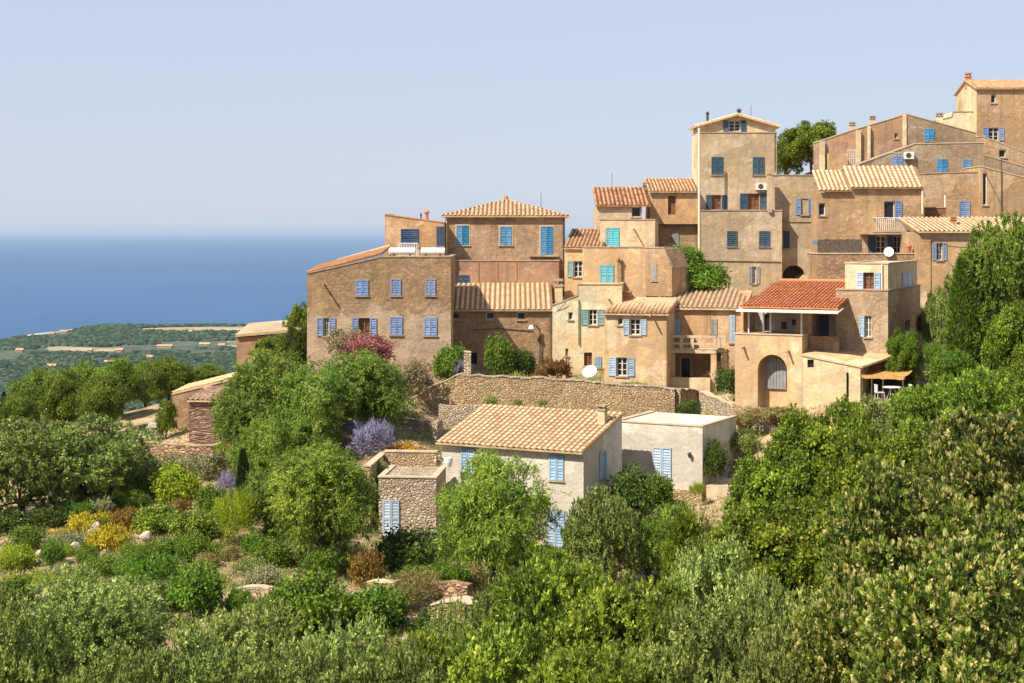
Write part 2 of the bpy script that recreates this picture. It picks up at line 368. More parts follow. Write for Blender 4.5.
quads = np.stack([idx[:-1, :-1].ravel(), idx[:-1, 1:].ravel(), idx[1:, 1:].ravel(), idx[1:, :-1].ravel()], 1)
def np_mesh(name, verts, quads, mat, tone=None, smooth=False, k=4):
    me = bpy.data.meshes.new(name); nv = len(verts); nf = len(quads)
    me.vertices.add(nv); me.vertices.foreach_set('co', np.ascontiguousarray(verts, dtype=np.float32).ravel())
    me.loops.add(nf*k); me.loops.foreach_set('vertex_index', np.ascontiguousarray(quads, dtype=np.int32).ravel())
    me.polygons.add(nf); me.polygons.foreach_set('loop_start', np.arange(nf, dtype=np.int32)*k)
    me.update(calc_edges=True)
    if smooth: me.polygons.foreach_set('use_smooth', np.ones(nf, dtype=bool))
    if tone is not None:
        a = me.attributes.new('tone', 'FLOAT', 'FACE'); a.data.foreach_set('value', np.ascontiguousarray(tone, dtype=np.float32))
    me.materials.append(mat); me.validate()
    return me
def link(name, me, parent=None, loc=None):
    o = bpy.data.objects.new(name, me); col.objects.link(o)
    if parent: o.parent = parent
    if loc is not None: o.location = loc
    return o
# ground material: dry earth with grass near, scrub and tan fields on the far coast
m, nt, b = newmat('ground_earth'); p = wpos(nt)
earth = ramp3(nt, noise(nt, p, 0.55, 9, .68), [(.30, (.24,.15,.085)), (.5, (.42,.285,.17)), (.72, (.56,.42,.27))])
grass = ramp3(nt, noise(nt, p, 2.4, 7, .7), [(.3, (.05,.07,.02)), (.5, (.12,.13,.04)), (.7, (.30,.27,.10))])
nearc = mix(nt, ramp(nt, noise(nt, mapv(nt, p, (1, 1, 1), (4, 9, 0)), .22, 8, .7), .47, .60), earth, grass)
scrub = ramp3(nt, noise(nt, p, .03, 12, .8), [(.34, (.028,.048,.032)), (.50, (.06,.082,.050)), (.62, (.16,.155,.10))])
field = ramp3(nt, noise(nt, p, .012, 6, .6), [(.35, (.26,.21,.11)), (.6, (.42,.34,.2))])
fv = nt.nodes.new('ShaderNodeTexVoronoi'); fv.inputs['Scale'].default_value = .006; lk(nt, mapv(nt, p, (1, .7, 1)), fv.inputs['Vector'])
sp_ = nt.nodes.new('ShaderNodeSeparateColor'); lk(nt, fv.outputs['Color'], sp_.inputs[0])
farc = mix(nt, mth(nt, 'MULTIPLY', ramp(nt, sp_.outputs[0], .84, .86), ramp(nt, noise(nt, p, .009, 5, .6), .40, .50)), scrub, field)
sxyz = nt.nodes.new('ShaderNodeSeparateXYZ'); lk(nt, p, sxyz.inputs[0])
ln_ = nt.nodes.new('ShaderNodeVectorMath'); ln_.operation = 'LENGTH'
lk(nt, mapv(nt, p, (1/270, 1/110, 0), (480/270, -3110/110, 0)), ln_.inputs[0])       # the one broad dry field by the shore
farc = mix(nt, ramp(nt, mth(nt, 'MULTIPLY', mth(nt, 'ADD', ln_.outputs['Value'], mth(nt, 'MULTIPLY', noise(nt, p, .02, 5, .6), .8)), .5), .62, .67), field, farc)
mr = nt.nodes.new('ShaderNodeMapRange'); lk(nt, sxyz.outputs[1], mr.inputs[0]); mr.inputs[1].default_value = 170; mr.inputs[2].default_value = 330
c = mix(nt, mr.outputs[0], nearc, farc)
mr2 = nt.nodes.new('ShaderNodeMapRange'); lk(nt, sxyz.outputs[2], mr2.inputs[0]); mr2.inputs[1].default_value = SEA+1.6; mr2.inputs[2].default_value = SEA+.8
c = mix(nt, mr2.outputs[0], c, (.52,.46,.38))
lk(nt, c, b.inputs['Base Color']); bump(nt, b, noise(nt, p, 3.0, 8, .7), .8, .15)
M['ground'] = m
g = link('ground', np_mesh('ground', verts, quads, m, smooth=True)); tag(g, kind='structure')
# sea
m, nt, b = newmat('sea_water'); p = wpos(nt)
lk(nt, ramp3(nt, noise(nt, mapv(nt, p, (.0012, .0004, 1)), 1, 5, .55), [(.3, (.006,.062,.165)), (.7, (.010,.082,.20))]), b.inputs['Base Color'])
b.inputs['Roughness'].default_value = .42; b.inputs['Specular IOR Level'].default_value = .20
bump(nt, b, noise(nt, mapv(nt, p, (.05, .03, 1)), 1, 6, .6), .5, 2.0)
mb = MB(); mb.quadpts([(-90000, -5000, SEA), (90000, -5000, SEA), (90000, 170000, SEA), (-90000, 170000, SEA)])
tag(mb.build('sea', m), kind='structure')
# air
m = bpy.data.materials.new('haze_air'); m.use_nodes = True; nt = m.node_tree; nt.nodes.clear()
o_ = nt.nodes.new('ShaderNodeOutputMaterial'); pv = nt.nodes.new('ShaderNodeVolumePrincipled')
pv.inputs['Color'].default_value = (.62, .80, 1.0, 1); pv.inputs['Density'].default_value = 0.00003; pv.inputs['Anisotropy'].default_value = 0.15
nt.links.new(pv.outputs[0], o_.inputs['Volume'])
mb = MB(); mb.box(-91000, 91000, -6000, 171000, SEA-16, 24)
tag(mb.build('haze', m), kind='stuff', label='thin pale blue air haze over the sea and coast', cat='haze')
# ============================================================ houses
class House:
    """a root Empty with its own axes; pixel() reads a photograph position on one of its vertical planes"""
    def __init__(s, name, label, cat, px, Y, ang, base_py, group=None):
        p = at(px, base_py, Y); s.o = p; s.a = R_(ang)
        s.root = empty(name, p, s.a); tag(s.root, label, cat, group)
        s.e1 = (math.cos(s.a), math.sin(s.a)); s.e2 = (-math.sin(s.a), math.cos(s.a))
    def P(s, px, py, yo=0.0):
        a = (px-CX)/F; d = a*s.e2[0]+s.e2[1]
        t = (yo+s.o.x*s.e2[0]+s.o.y*s.e2[1])/d
        u = (t*a-s.o.x)*s.e1[0]+(t-s.o.y)*s.e1[1]
        return u, (HY-py)/F*t-s.o.z
    def S(s, px, py, u0):
        a = (px-CX)/F; d = a*s.e1[0]+s.e1[1]
        t = (u0+s.o.x*s.e1[0]+s.o.y*s.e1[1])/d
        v = (t*a-s.o.x)*s.e2[0]+(t-s.o.y)*s.e2[1]
        return v, (HY-py)/F*t-s.o.z
    def W(s, u, v, z=0.0):
        return Vector((s.o.x+u*s.e1[0]+v*s.e2[0], s.o.y+u*s.e1[1]+v*s.e2[1], s.o.z+z))

def arch_pts(x0, x1, z0, z1, n=10):
    r = (x1-x0)/2; cx = (x0+x1)/2; zc = z1-r
    pts = [(x0, z0), (x1, z0)]
    for i in range(n+1):
        t = math.pi*i/n; pts.append((cx+r*math.cos(t), zc+r*math.sin(t)))
    return pts
def panel(mb, T, outline, holes, depth):
    """wall face with real openings and reveals; T maps (u, out, z)"""
    polys = [[Vector((x, z, 0)) for x, z in outline]]+[[Vector((x, z, 0)) for x, z in h] for h in holes]
    flat = [p for q in polys for p in q]; n = len(mb.v)
    mb.v += [T(p.x, 0, p.y) for p in flat]
    for t in tessellate_polygon(polys): mb.f.append(tuple(n+i for i in t))
    for h in holes:
        n = len(mb.v); k = len(h)
        mb.v += [T(x, 0, z) for x, z in h]+[T(x, -depth, z) for x, z in h]
        for i in range(k): mb.f.append((n+i, n+(i+1) % k, n+k+(i+1) % k, n+k+i))

def shutter_mesh(mb, T, x0, x1, z0, z1, t=0.05, w=0.0, slat=.16):
    st = .07
    mb.box(x0, x0+st, w, w+t, z0, z1, T); mb.box(x1-st, x1, w, w+t, z0, z1, T)
    mb.box(x0+st, x1-st, w, w+t, z0, z0+st, T); mb.box(x0+st, x1-st, w, w+t, z1-st, z1, T)
    zm = (z0+z1)/2; mb.box(x0+st, x1-st, w, w+t, zm-.04, zm+.04, T)
    z = z0+st
    while z < z1-st-.02:
        zt = min(z+slat*.72, z1-st)
        n = len(mb.v)
        mb.v += [T(x0+st, w+t*.8, z), T(x1-st, w+t*.8, z), T(x1-st, w+t*.15, zt), T(x0+st, w+t*.15, zt)]; mb.f.append((n, n+1, n+2, n+3))
        z += slat
    n = len(mb.v); mb.v += [T(x0+st, w+t*.1, z0+st), T(x1-st, w+t*.1, z0+st), T(x1-st, w+t*.1, z1-st), T(x0+st, w+t*.1, z1-st)]; mb.f.append((n, n+1, n+2, n+3))

def opening(h, T, kind, x0, x1, z0, z1, colr, opt, depth):
    """builds the window or door that fills a rectangle (u, z); returns nothing; holes are cut by block()"""
    root = h.root; name = 'door' if 'door' in kind else 'window'
    fr = opt.get('frame', M['frame_w']); fw = .07
    if kind.startswith('closed') or kind == 'closed_door':
        mb = MB()    # painted surround, a finger proud of the wall
        s_ = opt.get('sur', .035)
        mb.box(x0-s_, x0, 0.0, .022, z0-.02, z1+s_, T); mb.box(x1, x1+s_, 0.0, .022, z0-.02, z1+s_, T); mb.box(x0, x1, 0.0, .022, z1, z1+s_, T)
        mb.box(x0-s_-.04, x1+s_+.04, 0.0, .10, z0-.08, z0-.022, T)
        w = mb.build(name, opt.get('surm', M['coping'] if s_ > .08 else M['coping_d']), root)
        xm = (x0+x1)/2
        for a, b_ in ((x0+.01, xm-.012), (xm+.012, x1-.01)):
            mb = MB(); shutter_mesh(mb, T, a, b_, z0, z1, w=.024); mb.build('shutter', M[colr], w)
        return
    # open or plain: frame, mullions, glass set back in the reveal
    d = -depth
    ix0, ix1 = opt['_in']
    mb = MB()
    mb.box(ix0, ix0+fw, d, d+.05, z0, z1, T); mb.box(ix1-fw, ix1, d, d+.05, z0, z1, T)
    mb.box(ix0+fw, ix1-fw, d, d+.05, z0, z0+fw, T); mb.box(ix0+fw, ix1-fw, d, d+.05, z1-fw, z1, T)
    if not opt.get('bare'):
        xm = (ix0+ix1)/2; mb.box(xm-.04, xm+.04, d+.002, d+.055, z0+fw, z1-fw, T)
        n = opt.get('bars', 2)
        for i in range(1, n+1):
            zz = z0+(z1-z0)*i/(n+1); mb.box(ix0+fw, ix1-fw, d+.004, d+.045, zz-.02, zz+.02, T)
    w = mb.build(name, fr, root)
    mb = MB(); n = len(mb.v)
    mb.box(ix0-.03, ix1+.03, d-.06, d-.006, z0-.03, z1+.03, T); mb.build('pane', opt.get('pane', M['glass']), w)
    if 'door' not in kind:
        mb = MB(); mb.box(ix0-.08, ix1+.08, 0, .09, z0-.09, z0-.006, T); mb.build('sill', opt.get('surm', M['coping_d']), w)
    sh = opt.get('sh', '')
    if 'L' in sh:
        mb = MB(); shutter_mesh(mb, T, x0, ix0-.02, z0, z1, w=.02); mb.build('shutter', M[colr], w)
    if 'R' in sh:
        mb = MB(); shutter_mesh(mb, T, ix1+.02, x1, z0, z1, w=.02); mb.build('shutter', M[colr], w)

def faceT(face, u0, u1, yo):
    if face == 'F': return lambda a, w, z: (a, yo-w, z)
    if face == 'R': return lambda a, w, z: (u1+w, a, z)
    return lambda a, w, z: (u0-w, a, z)

def block(h, L, Rr, D, top, base=None, yo=0.0, back=0.0, ops=(), mat='tan', cap='coping_d', off=0.0, parapet=True, name='wall', rd=.22, capm='coping_d'):
    """L, Rr: pixels of the front corners; top: py at L for a level top or a list of (px, py); back: rise of the back edge"""
    u0 = h.P(L, 0, yo)[0]; u1 = h.P(Rr, 0, yo)[0]
    z0 = -off if base is None else h.P((L+Rr)/2, base, yo)[1]
    if isinstance(top, (int, float)):
        zt = h.P(L, top, yo)[1]; prof = [(u0, zt), (u1, zt)]
    else: prof = [h.P(a, b_, yo) for a, b_ in top]; prof[0] = (u0, prof[0][1]); prof[-1] = (u1, prof[-1][1])
    FF, RR, LL = [], [], []; todo = []
    for (face, kind, x0, y0, x1, y1, colr, opt) in ops:
        opt = dict(opt); f = (lambda px, py: h.P(px, py, yo)) if face == 'F' else ((lambda px, py: h.S(px, py, u1)) if face == 'R' else (lambda px, py: h.S(px, py, u0)))
        ym = (y0+y1)/2; xm = (x0+x1)/2
        a = f(x0, ym)[0]; b_ = f(x1, ym)[0]
        if a > b_: a, b_ = b_, a
        za = f(xm, y1)[1]; zb = f(xm, y0)[1]
        if not kind.startswith('closed'):
            w = b_-a; s = opt.get('sh', ''); fr_ = opt.get('sw', .28)
            i0 = a+w*(fr_ if 'L' in s else 0); i1 = b_-w*(fr_ if 'R' in s else 0); opt['_in'] = (i0, i1)
            hole = arch_pts(i0, i1, za, zb) if 'arch' in kind else [(i0, za), (i1, za), (i1, zb), (i0, zb)]
            {'F': FF, 'R': RR, 'L': LL}[face].append(hole)
        todo.append((face, kind, a, b_, za, zb, colr, opt))
    mb = MB()
    TF, TR, TL = faceT('F', u0, u1, yo), faceT('R', u0, u1, yo), faceT('L', u0, u1, yo)
    panel(mb, TF, [(u0, z0), (u1, z0)]+prof[::-1], FF, rd)
    zl, zr = prof[0][1], prof[-1][1]
    panel(mb, TR, [(yo, z0), (yo+D, z0), (yo+D, zr+back), (yo, zr)], RR, rd)
    panel(mb, TL, [(yo, z0), (yo+D, z0), (yo+D, zl+back), (yo, zl)], LL, rd)
    n = len(mb.v); bp = [(u0, z0), (u1, z0)]+[(a, z+back) for a, z in prof[::-1]]
    mb.v += [(a, yo+D, z) for a, z in bp]; mb.f.append(tuple(range(n, n+len(bp))))
    for i in range(len(prof)-1):       # lid
        (a, za), (b_, zb) = prof[i], prof[i+1]
        mb.quadpts([(a, yo, za), (b_, yo, zb), (b_, yo+D, zb+back), (a, yo+D, za+back)])
    mb.build(name, M[mat], h.root)
    if cap:
        mb = MB(); t, o_ = .075, .05
        for i in range(len(prof)-1):
            (a, za), (b_, zb) = prof[i], prof[i+1]
            a2 = a-(o_ if i == 0 else 0); b2 = b_+(o_ if i == len(prof)-2 else 0); n = len(mb.v)
            for (v0, v1, r0) in ((yo-o_, yo+.30, 0),):
                P = [(a2, v0, za+.004), (b2, v0, zb+.004), (b2, v1, zb+.004), (a2, v1, za+.004)]
                P += [(x, y, z+t) for x, y, z in P]; mb.v += P
                for f in ((0,1,2,3), (4,5,6,7), (0,1,5,4), (1,2,6,5), (2,3,7,6), (3,0,4,7)): mb.f.append(tuple(n+i_ for i_ in f))
        for (a, s_, z) in ((u0, -1, zl), (u1, 1, zr)):
            aa, bb = (a-o_, a+.28) if s_ < 0 else (a-.28, a+o_); n = len(mb.v)
            P = [(aa, yo+.302, z+.004), (bb, yo+.302, z+.004), (bb, yo+D, z+back+.004), (aa, yo+D, z+back+.004)]
            P += [(x, y, q+t) for x, y, q in P]; mb.v += P
            for f in ((0,1,2,3), (4,5,6,7), (0,1,5,4), (1,2,6,5), (2,3,7,6), (3,0,4,7)): mb.f.append(tuple(n+i_ for i_ in f))
        mb.build('coping', M[cap], h.root)
    for (face, kind, a, b_, za, zb, colr, opt) in todo:
        opening(h, {'F': TF, 'R': TR, 'L': TL}[face], kind, a, b_, za, zb, colr, opt, rd)
    return u0, u1, z0, prof

def tiles(h, E0, E1, T0, mat='t_pale', vmax=None, vmin=None, pitch=.29, course=.42, thick=.10, amp=.068, name='roof', parent=None, flat=False):
    """canal tile roof: eave E0-E1, T0 is the point up the slope from E0; vmax/vmin(s) trim the slope (s, v in 0..1)"""
    E0, E1, T0 = Vector(E0), Vector(E1), Vector(T0); U = E1-E0; S = T0-E0; LU = U.length; LS = S.length
    nrm = U.cross(S).normalized()
    if nrm.z < 0: nrm = -nrm
    nc = max(2, round(LU/pitch)); seg = 8; nr = max(1, round(LS/course))
    random.seed(int(abs(E0.x*100+E0.z*37)) % 9999)
    jit = [random.uniform(-.012, .012) for _ in range(nc+1)]
    cols = nc*seg+1; V = []; UV = []; Fc = []
    for r in range(nr):
        for e in (0, 1):
            for i in range(cols):
                s = i/(cols-1); ph = (i % seg)/seg
                hgt = (amp*math.sin(math.pi*min(1, ph/.64))**.7 if ph < .64 else -.035) + (.03 if e == 0 else 0.0)+jit[i//seg]
                lo = vmin(s) if vmin else 0.0; hi = vmax(s) if vmax else 1.0
                t = (r+e)/nr; v = min(max(t, lo), hi)
                p = E0+U*s+S*v+nrm*hgt
                V.append(tuple(p))
        b0 = r*2*cols
        for i in range(cols-1):
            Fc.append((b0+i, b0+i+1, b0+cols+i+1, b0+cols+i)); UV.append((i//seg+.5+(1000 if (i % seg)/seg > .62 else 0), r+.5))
    # underside and rims
    n = len(V); m_ = 24
    ed = []
    for i in range(m_+1):
        s = i/m_; lo = vmin(s) if vmin else 0.0; hi = vmax(s) if vmax else 1.0
        ed.append((E0+U*s+S*lo, E0+U*s+S*hi))
    for a, b_ in ed: V += [tuple(a+nrm*.01), tuple(b_+nrm*.01), tuple(a-nrm*thick), tuple(b_-nrm*thick)]
    for i in range(m_):
        a = n+4*i; b2 = a+4
        for f in ((a+2, b2+2, b2+3, a+3), (a, b2, b2+2, a+2), (a+1, b2+1, b2+3, a+3)): Fc.append(f); UV.append((i+.5, 77.5))
    for a in (n, n+4*m_): Fc.append((a, a+1, a+3, a+2)); UV.append((3.5, 78.5))
    me = bpy.data.meshes.new(name); me.from_pydata(V, [], Fc)
    ul = me.uv_layers.new(name='UVMap'); 
    arr = np.zeros((len(me.loops), 2), np.float32); k = 0
    for f, uv in zip(Fc, UV):
        arr[k:k+len(f)] = uv; k += len(f)
    ul.data.foreach_set('uv', arr.ravel())
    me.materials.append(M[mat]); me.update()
    o = link(name, me, parent or h.root)
    return o
def shed(h, L, Rr, py_e, py_r, D, yo=0.0, mat='t_pale', oh=.25, pyL=None, ridge=None, **k):
    """roof facing the camera: eave on the plane yo-oh, top edge on the plane yo+D"""
    u0, z0 = h.P(L, py_e, yo-oh); u1 = h.P(Rr, py_e, yo-oh)[0]
    zr = h.P((L+Rr)/2, py_r, yo+D)[1]
    return tiles(h, (u0, yo-oh, z0), (u1, yo-oh, z0), (u0, yo+D, zr), mat, **k)
def rod(h, p0, p1, r, name, mat):
    mb = MB(); mb.tube([p0, p1], [r, r], 6); return mb.build(name, mat, h.root)
def spout(h, px, py, yo=0.0, L=.9):
    u, z = h.P(px, py, yo); mb = MB(); mb.tube([(u, yo+.02, z), (u, yo-L, z-.06)], [.07, .07], 6)
    mb.build('rain_spout', M['terra'], h.root)
def chimney(h, px0, px1, py0, py1, yo, mat='tan', d=.55, cap=True):
    u0, zt = h.P(px0, py0, yo); u1 = h.P(px1, py0, yo)[0]; zb = h.P(px0, py1, yo)[1]-.25
    mb = MB(); hh = zt-zb
    w = (u1-u0)
    mb.box(u0, u1, yo, yo+d, zb, zb+hh*.72)
    c = mb.build('chimney', M[mat], h.root)
    mb = MB(); mb.box(u0-.07, u1+.07, yo-.07, yo+d+.07, zb+hh*.72+.003, zb+hh*.80)
    for k in (0, 1):
        x = u0+.03+k*(w-.16); mb.box(x, x+.10, yo+.04, yo+d-.04, zb+hh*.80, zb+hh*.92)
    mb.box(u0-.05, u1+.05, yo-.05, yo+d+.05, zb+hh*.92, zb+hh)
    mb.build('chimney_cap', M['coping_d' if mat in ('cream', 'grey') else 'terra'], c)
def pipe_chimney(h, px, py0, py1, yo, w=.16, mat='terra'):
    u, zt = h.P(px, py0, yo); zb = h.P(px, py1, yo)[1]
    mb = MB(); mb.lathe([(w*1.3, zb-.3), (w, zb), (w, zt-.25), (w*1.5, zt-.22), (w*1.5, zt-.12), (w*.6, zt)], 10, (u, yo, 0)); mb.build('chimney', M[mat], h.root)

C_, D_ = 'closed', 'closed_door'
def c(x0, y0, x1, y1, colr, face='F', **o): return (face, 'closed', x0, y0, x1, y1, colr, o)
def cd(x0, y0, x1, y1, colr, face='F', **o): return (face, 'closed_door', x0, y0, x1, y1, colr, o)
def w(x0, y0, x1, y1, colr=None, sh='', face='F', **o): return (face, 'window', x0, y0, x1, y1, colr, dict(sh=sh, **o))
def dk(x0, y0, x1, y1, face='F', **o): return (face, 'window', x0, y0, x1, y1, None, dict(bare=True, **o))

# ---- 1 white farmhouse in the middle ground
h = House('farmhouse', 'off-white farmhouse with a sloping pale tile roof and blue shutters among the trees', 'house', 442, 92.2, -27.8, 441)
hz = -6.2
u0, u1, z0, pr = block(h, 442, 583.5, 5.2, 441, off=6.6, back=1.42, mat='white', cap=None, ops=[
    c(461.7, 448.5, 475, 472.5, 'b_sky', sur=.03), c(549.5, 455.5, 564, 480.5, 'b_sky', sur=.03), c(599.3, 452, 605.5, 478, 'b_sky', 'R', sur=.03),
    cd(547, 510.5, 565, 546.5, 'b_sky', sur=.03)])
tiles(h, (u0-.2, -.42, pr[0][1]-.05), (u1+.10, -.42, pr[0][1]-.05), (u0-.2, 5.35, pr[0][1]+1.56), 't_pale', pitch=.36)
chimney(h, 597.5, 604.5, 405, 420, 3.6, 'cream', .40)
# stone flank strip down by the door
# ---- 2 flat annex
h = House('annex_house', 'low off-white flat-roofed house with one blue shuttered window and a creeper panel', 'house', 624, 94.9, -27.8, 421)
u0, u1, z0, pr = block(h, 614, 702.5, 5.7, 421.5, base=488, mat='white', cap='coping', ops=[c(653, 447.5, 671.5, 477.5, 'b_light', sur=.02)])
mb = MB(); mb.box(u0-.05, u1-.004, -.10, 5.6, z0-2.6, z0+.02); mb.build('plinth', M['stone'], h.root)
mb = MB(); mb.box(u1+.01, u1+1.6, .3, 3.4, z0-2.4, z0+.35); mb.build('step', M['coping'], h.root)
u, z = h.P(690.5, 455, -.02); mb = MB(); mb.box(u-.03, u+.03, -.16, 0, z+.12, z+.17); mb.lathe([(.05, -.14), (.10, 0), (.13, .10), (.02, .17)], 8, (u, -.2, z))
mb.build('wall_lantern', M['metal'], h.root)
u, z = h.P(672, 503, -.10)
mb = MB(); mb.box(u-.3, u+.6, -.14, -.106, z-.3, z+.2); mb.build('cellar_opening', M['glass'], h.root)
# ---- 3 stone terrace building
h = House('stone_outbuilding', 'square rubble stone outbuilding with a roof terrace and a tall blue door', 'outbuilding', 378.5, 87.5, -5, 477)
u0, u1, z0, pr = block(h, 378.5, 436, 4.2, 477.5, off=4.4, mat='stone_pale', cap='coping', ops=[cd(382.6, 500, 399.5, 536, 'b_light', sur=.02)])
zt = pr[0][1]
mb = MB(); mb.box(u0-.8, u0-.5, .2, 6.2, zt-3, zt+.55); mb.box(u0-.5, u1-.6, 4.65, 5.0, zt-2, zt+.75); mb.build('parapet', M['stone'], h.root)
mb = MB(); mb.box(u0-.85, u0-.45, .15, 6.25, zt+.554, zt+.64); mb.box(u0-.45, u1-.55, 4.6, 5.05, zt+.754, zt+.84); mb.build('coping', M['coping'], h.root)
p = h.W(3.4, 3.6, zt+.10); mb = MB(); mb.lathe([(.14, 0), (.22, .25), (.24, .5), (.2, .55), (.17, .4)], 12)
tag(mb.build('terrace_pot', M['metal_w'], None, p), 'pale round pot standing on the terrace of the stone outbuilding', 'pot')

# ---- 4 big left house with solar tanks
h = House('terrace_house', 'large weathered two-tone house at the village\'s left edge with seven periwinkle windows', 'house', 307, 108, 0, 274)
u0, u1, z0, pr = block(h, 307, 451, 8.0, [(307, 274), (381, 257.3), (451, 257.3)], off=8.6, mat='two', cap='coping_d', ops=[
    c(356, 280, 368.5, 295.5, 'b_peri'), c(391, 279, 401, 295.5, 'b_peri'), c(425.5, 279, 435.5, 295.5, 'b_peri'),
    w(317, 318, 335.5, 336, 'b_peri', 'LR', sw=.34), w(352, 318, 376.5, 336.5, 'b_peri', 'LR', sw=.27, frame=M['wood'], pane=M['brownpane']),
    c(390, 317, 402.5, 335, 'b_peri'), c(424, 317.5, 437, 335.5, 'b_peri')])
uk = pr[1][0]; zk = pr[1][1]; zl = pr[0][1]
tiles(h, (u0-.1, 7.6, zl+.42), (u0-.1, .30, zl+.06), (uk, 7.6, zk+.62), 't_deep', name='roof')
mb = MB()
P = [(u0+1.2, 7.61, zl+.50), (uk, 7.61, zk+.42), (uk, 7.95, zk+.42), (u0+1.2, 7.95, zl+.50)]; n = 0
mb.v += P+[(x, y, z+.38) for x, y, z in P]
for f in ((0,1,2,3), (4,5,6,7), (0,1,5,4), (1,2,6,5), (2,3,7,6), (3,0,4,7)): mb.f.append(f)
mb.build('parapet', M['awning_w'], h.root)
u, z = h.P(324, 284, 0); spout(h, 324, 284)
# solar tanks and terrace railing
for (a, b_, lab) in ((389, 415.5, 'white horizontal water tank on the left house\'s terrace, left of the two'), (421, 445, 'white horizontal water tank on the left house\'s terrace, right of the two')):
    ua, zc = h.P(a, 251.5, 1.2); ub = h.P(b_, 251.5, 1.2)[0]
    root = empty('water_tank', h.W((ua+ub)/2, 1.2, zk+.1)); tag(root, lab, 'water tank', 'white water tanks on the roof terrace')
    hl = (ub-ua)/2; mb = MB(); r = .24
    mb.tube([(-hl, 0, .3), (-hl+.05, 0, .3), (hl-.05, 0, .3), (hl, 0, .3)], [r*.8, r, r, r*.8], 14); mb.build('tank_body', M['whitep'], root)
    mb = MB()
    for x in (-hl*.6, hl*.6): mb.box(x-.05, x+.05, -.2, .2, -.02, .12)
    mb.build('bracket', M['metal'], root)
ur0, _ = h.P(398, 247, 3.0); ur1, _ = h.P(418, 247, 3.0)
mb = MB()
for i in range(13):
    x = ur0+(ur1-ur0)*i/12; mb.box(x-.02, x+.02, 3.0, 3.04, zk-.1, zk+.9)
mb.box(ur0, ur1, 2.99, 3.05, zk+.9, zk+.95); mb.build('railing', M['whitep'], h.root)

# ---- 5 small attic house behind it
h = House('attic_house', 'small tan rooftop house with a sloping top and blue double door behind the terrace tanks', 'house', 385, 117, 0, 250)
u0, u1, z0, pr = block(h, 385, 444, 6, [(385, 215), (444, 223)], off=3.5, mat='orange', cap='terra', ops=[
    c(401, 229, 418.5, 246, 'b_navy'), c(436.5, 226.5, 443.4, 246, 'b_navy')])
pipe_chimney(h, 426.5, 210, 219, 1.5, .14)
pipe_chimney(h, 421, 213, 219, 3.5, .05, 'metal')

# ---- 6 hip roofed house
h = House('hipped_house', 'tall brown house with a hipped pale tile roof and three bright blue windows', 'house', 445, 119, 0, 216)
u0, u1, z0, pr = block(h, 445.5, 565, 9, 216, off=6, mat='brown', cap=None, ops=[
    c(456.5, 225.5, 468.5, 245, 'b_blue', sur=.10), c(500, 226.5, 511.5, 245, 'b_blue', sur=.10), cd(540.5, 226.5, 553, 254.5, 'b_blue', sur=.10)])
zt = pr[0][1]; um, zm = h.P(506, 200, 4.5); o_ = .35
sl = (um-(u0-o_))/((u1+o_)-(u0-o_))
tiles(h, (u0-o_, -o_, zt), (u1+o_, -o_, zt), (u0-o_, 4.5, zm), 't_pale', vmax=lambda s: min(s/sl, (1-s)/(1-sl), 1.0), pitch=.32)
tiles(h, (u1+o_, 9+o_, zt), (u0-o_, 9+o_, zt), (u1+o_, 4.5, zm), 't_pale', vmax=lambda s: min(s/(1-sl), (1-s)/sl, 1.0), pitch=.32)
tiles(h, (u1+o_, -o_, zt), (u1+o_, 9+o_, zt), (um, -o_, zm), 't_pale', vmax=lambda s: max(0, min(s, 1-s)*2), pitch=.32)
tiles(h, (u0-o_, 9+o_, zt), (u0-o_, -o_, zt), (um, 9+o_, zm), 't_pale', vmax=lambda s: max(0, min(s, 1-s)*2), pitch=.32)
mb = MB(); mb.lathe([(.16, 0), (.16, .25), (.05, .4)], 8, (um, 4.5, zm)); mb.build('ridge_cap', M['terra'], h.root)
# lower pinkish storey projecting a little, with its band
u0, u1, z0, pr = block(h, 453.5, 559, 3, 261, base=300, yo=-1.1, mat='pink', cap='coping_d', ops=[c(458, 275, 469, 284.5, 'b_navy')])
for px in (478.5, 497.5, 516.5):
    u, z = h.P(px, 262, -1.1); zb = h.P(px, 284, -1.1)[1]; rod(h, (u, -1.13, z), (u, -1.13, zb), .03, 'drainpipe', M['terra'])
u, z = h.P(529, 255, -.2); u2 = h.P(558.5, 255, -.2)[0]
mb = MB(); mb.box(u, u2, -.5, -.003, z-.12, z-.004); mb.build('balcony_slab', M['coping_d'], h.root)

# ---- 7 low building in front of it
h = House('long_tiled_house', 'low brown house with a broad pale tile roof and three small square windows', 'house', 450, 112.5, 0, 309)
u0, u1, z0, pr = block(h, 449, 552.5, 5.5, 311, off=6.5, mat='brown', cap=None, ops=[
    dk(451.8, 312.5, 460, 319.5), dk(486, 312, 494.5, 319.5), dk(517, 312, 525.5, 319.5), dk(469, 352, 478, 371, 'F')])
shed(h, 449.5, 553, 310, 283.5, 5.4, mat='t_pale', oh=.3, pitch=.36)
chimney(h, 555, 562.5, 279, 303, 2.5, 'cream', .9)
u, z = h.P(470, 330, 0); u2, z2 = h.P(533, 331, 0)
mb = MB(); mb.tube([(u, -.05, z), (u+2, -.05, z+.12), (u2, -.05, z2)], [.025]*3, 5); mb.build('wall_cable', M['metal'], h.root)
L = empty('wall_lamp', h.W(*h.P(540, 345)[:1], -.1, h.P(540, 330)[1])); tag(L, 'curved bracket street lamp with a pale head on the low brown house', 'street lamp')
mb = MB(); mb.tube([(0, 0, -3.2), (0, -.05, -1.0), (0, -.1, .0), (-.3, -.3, .35), (-.62, -.45, .33)], [.05]*5, 8); mb.build('lamp_arm', M['metal'], L)
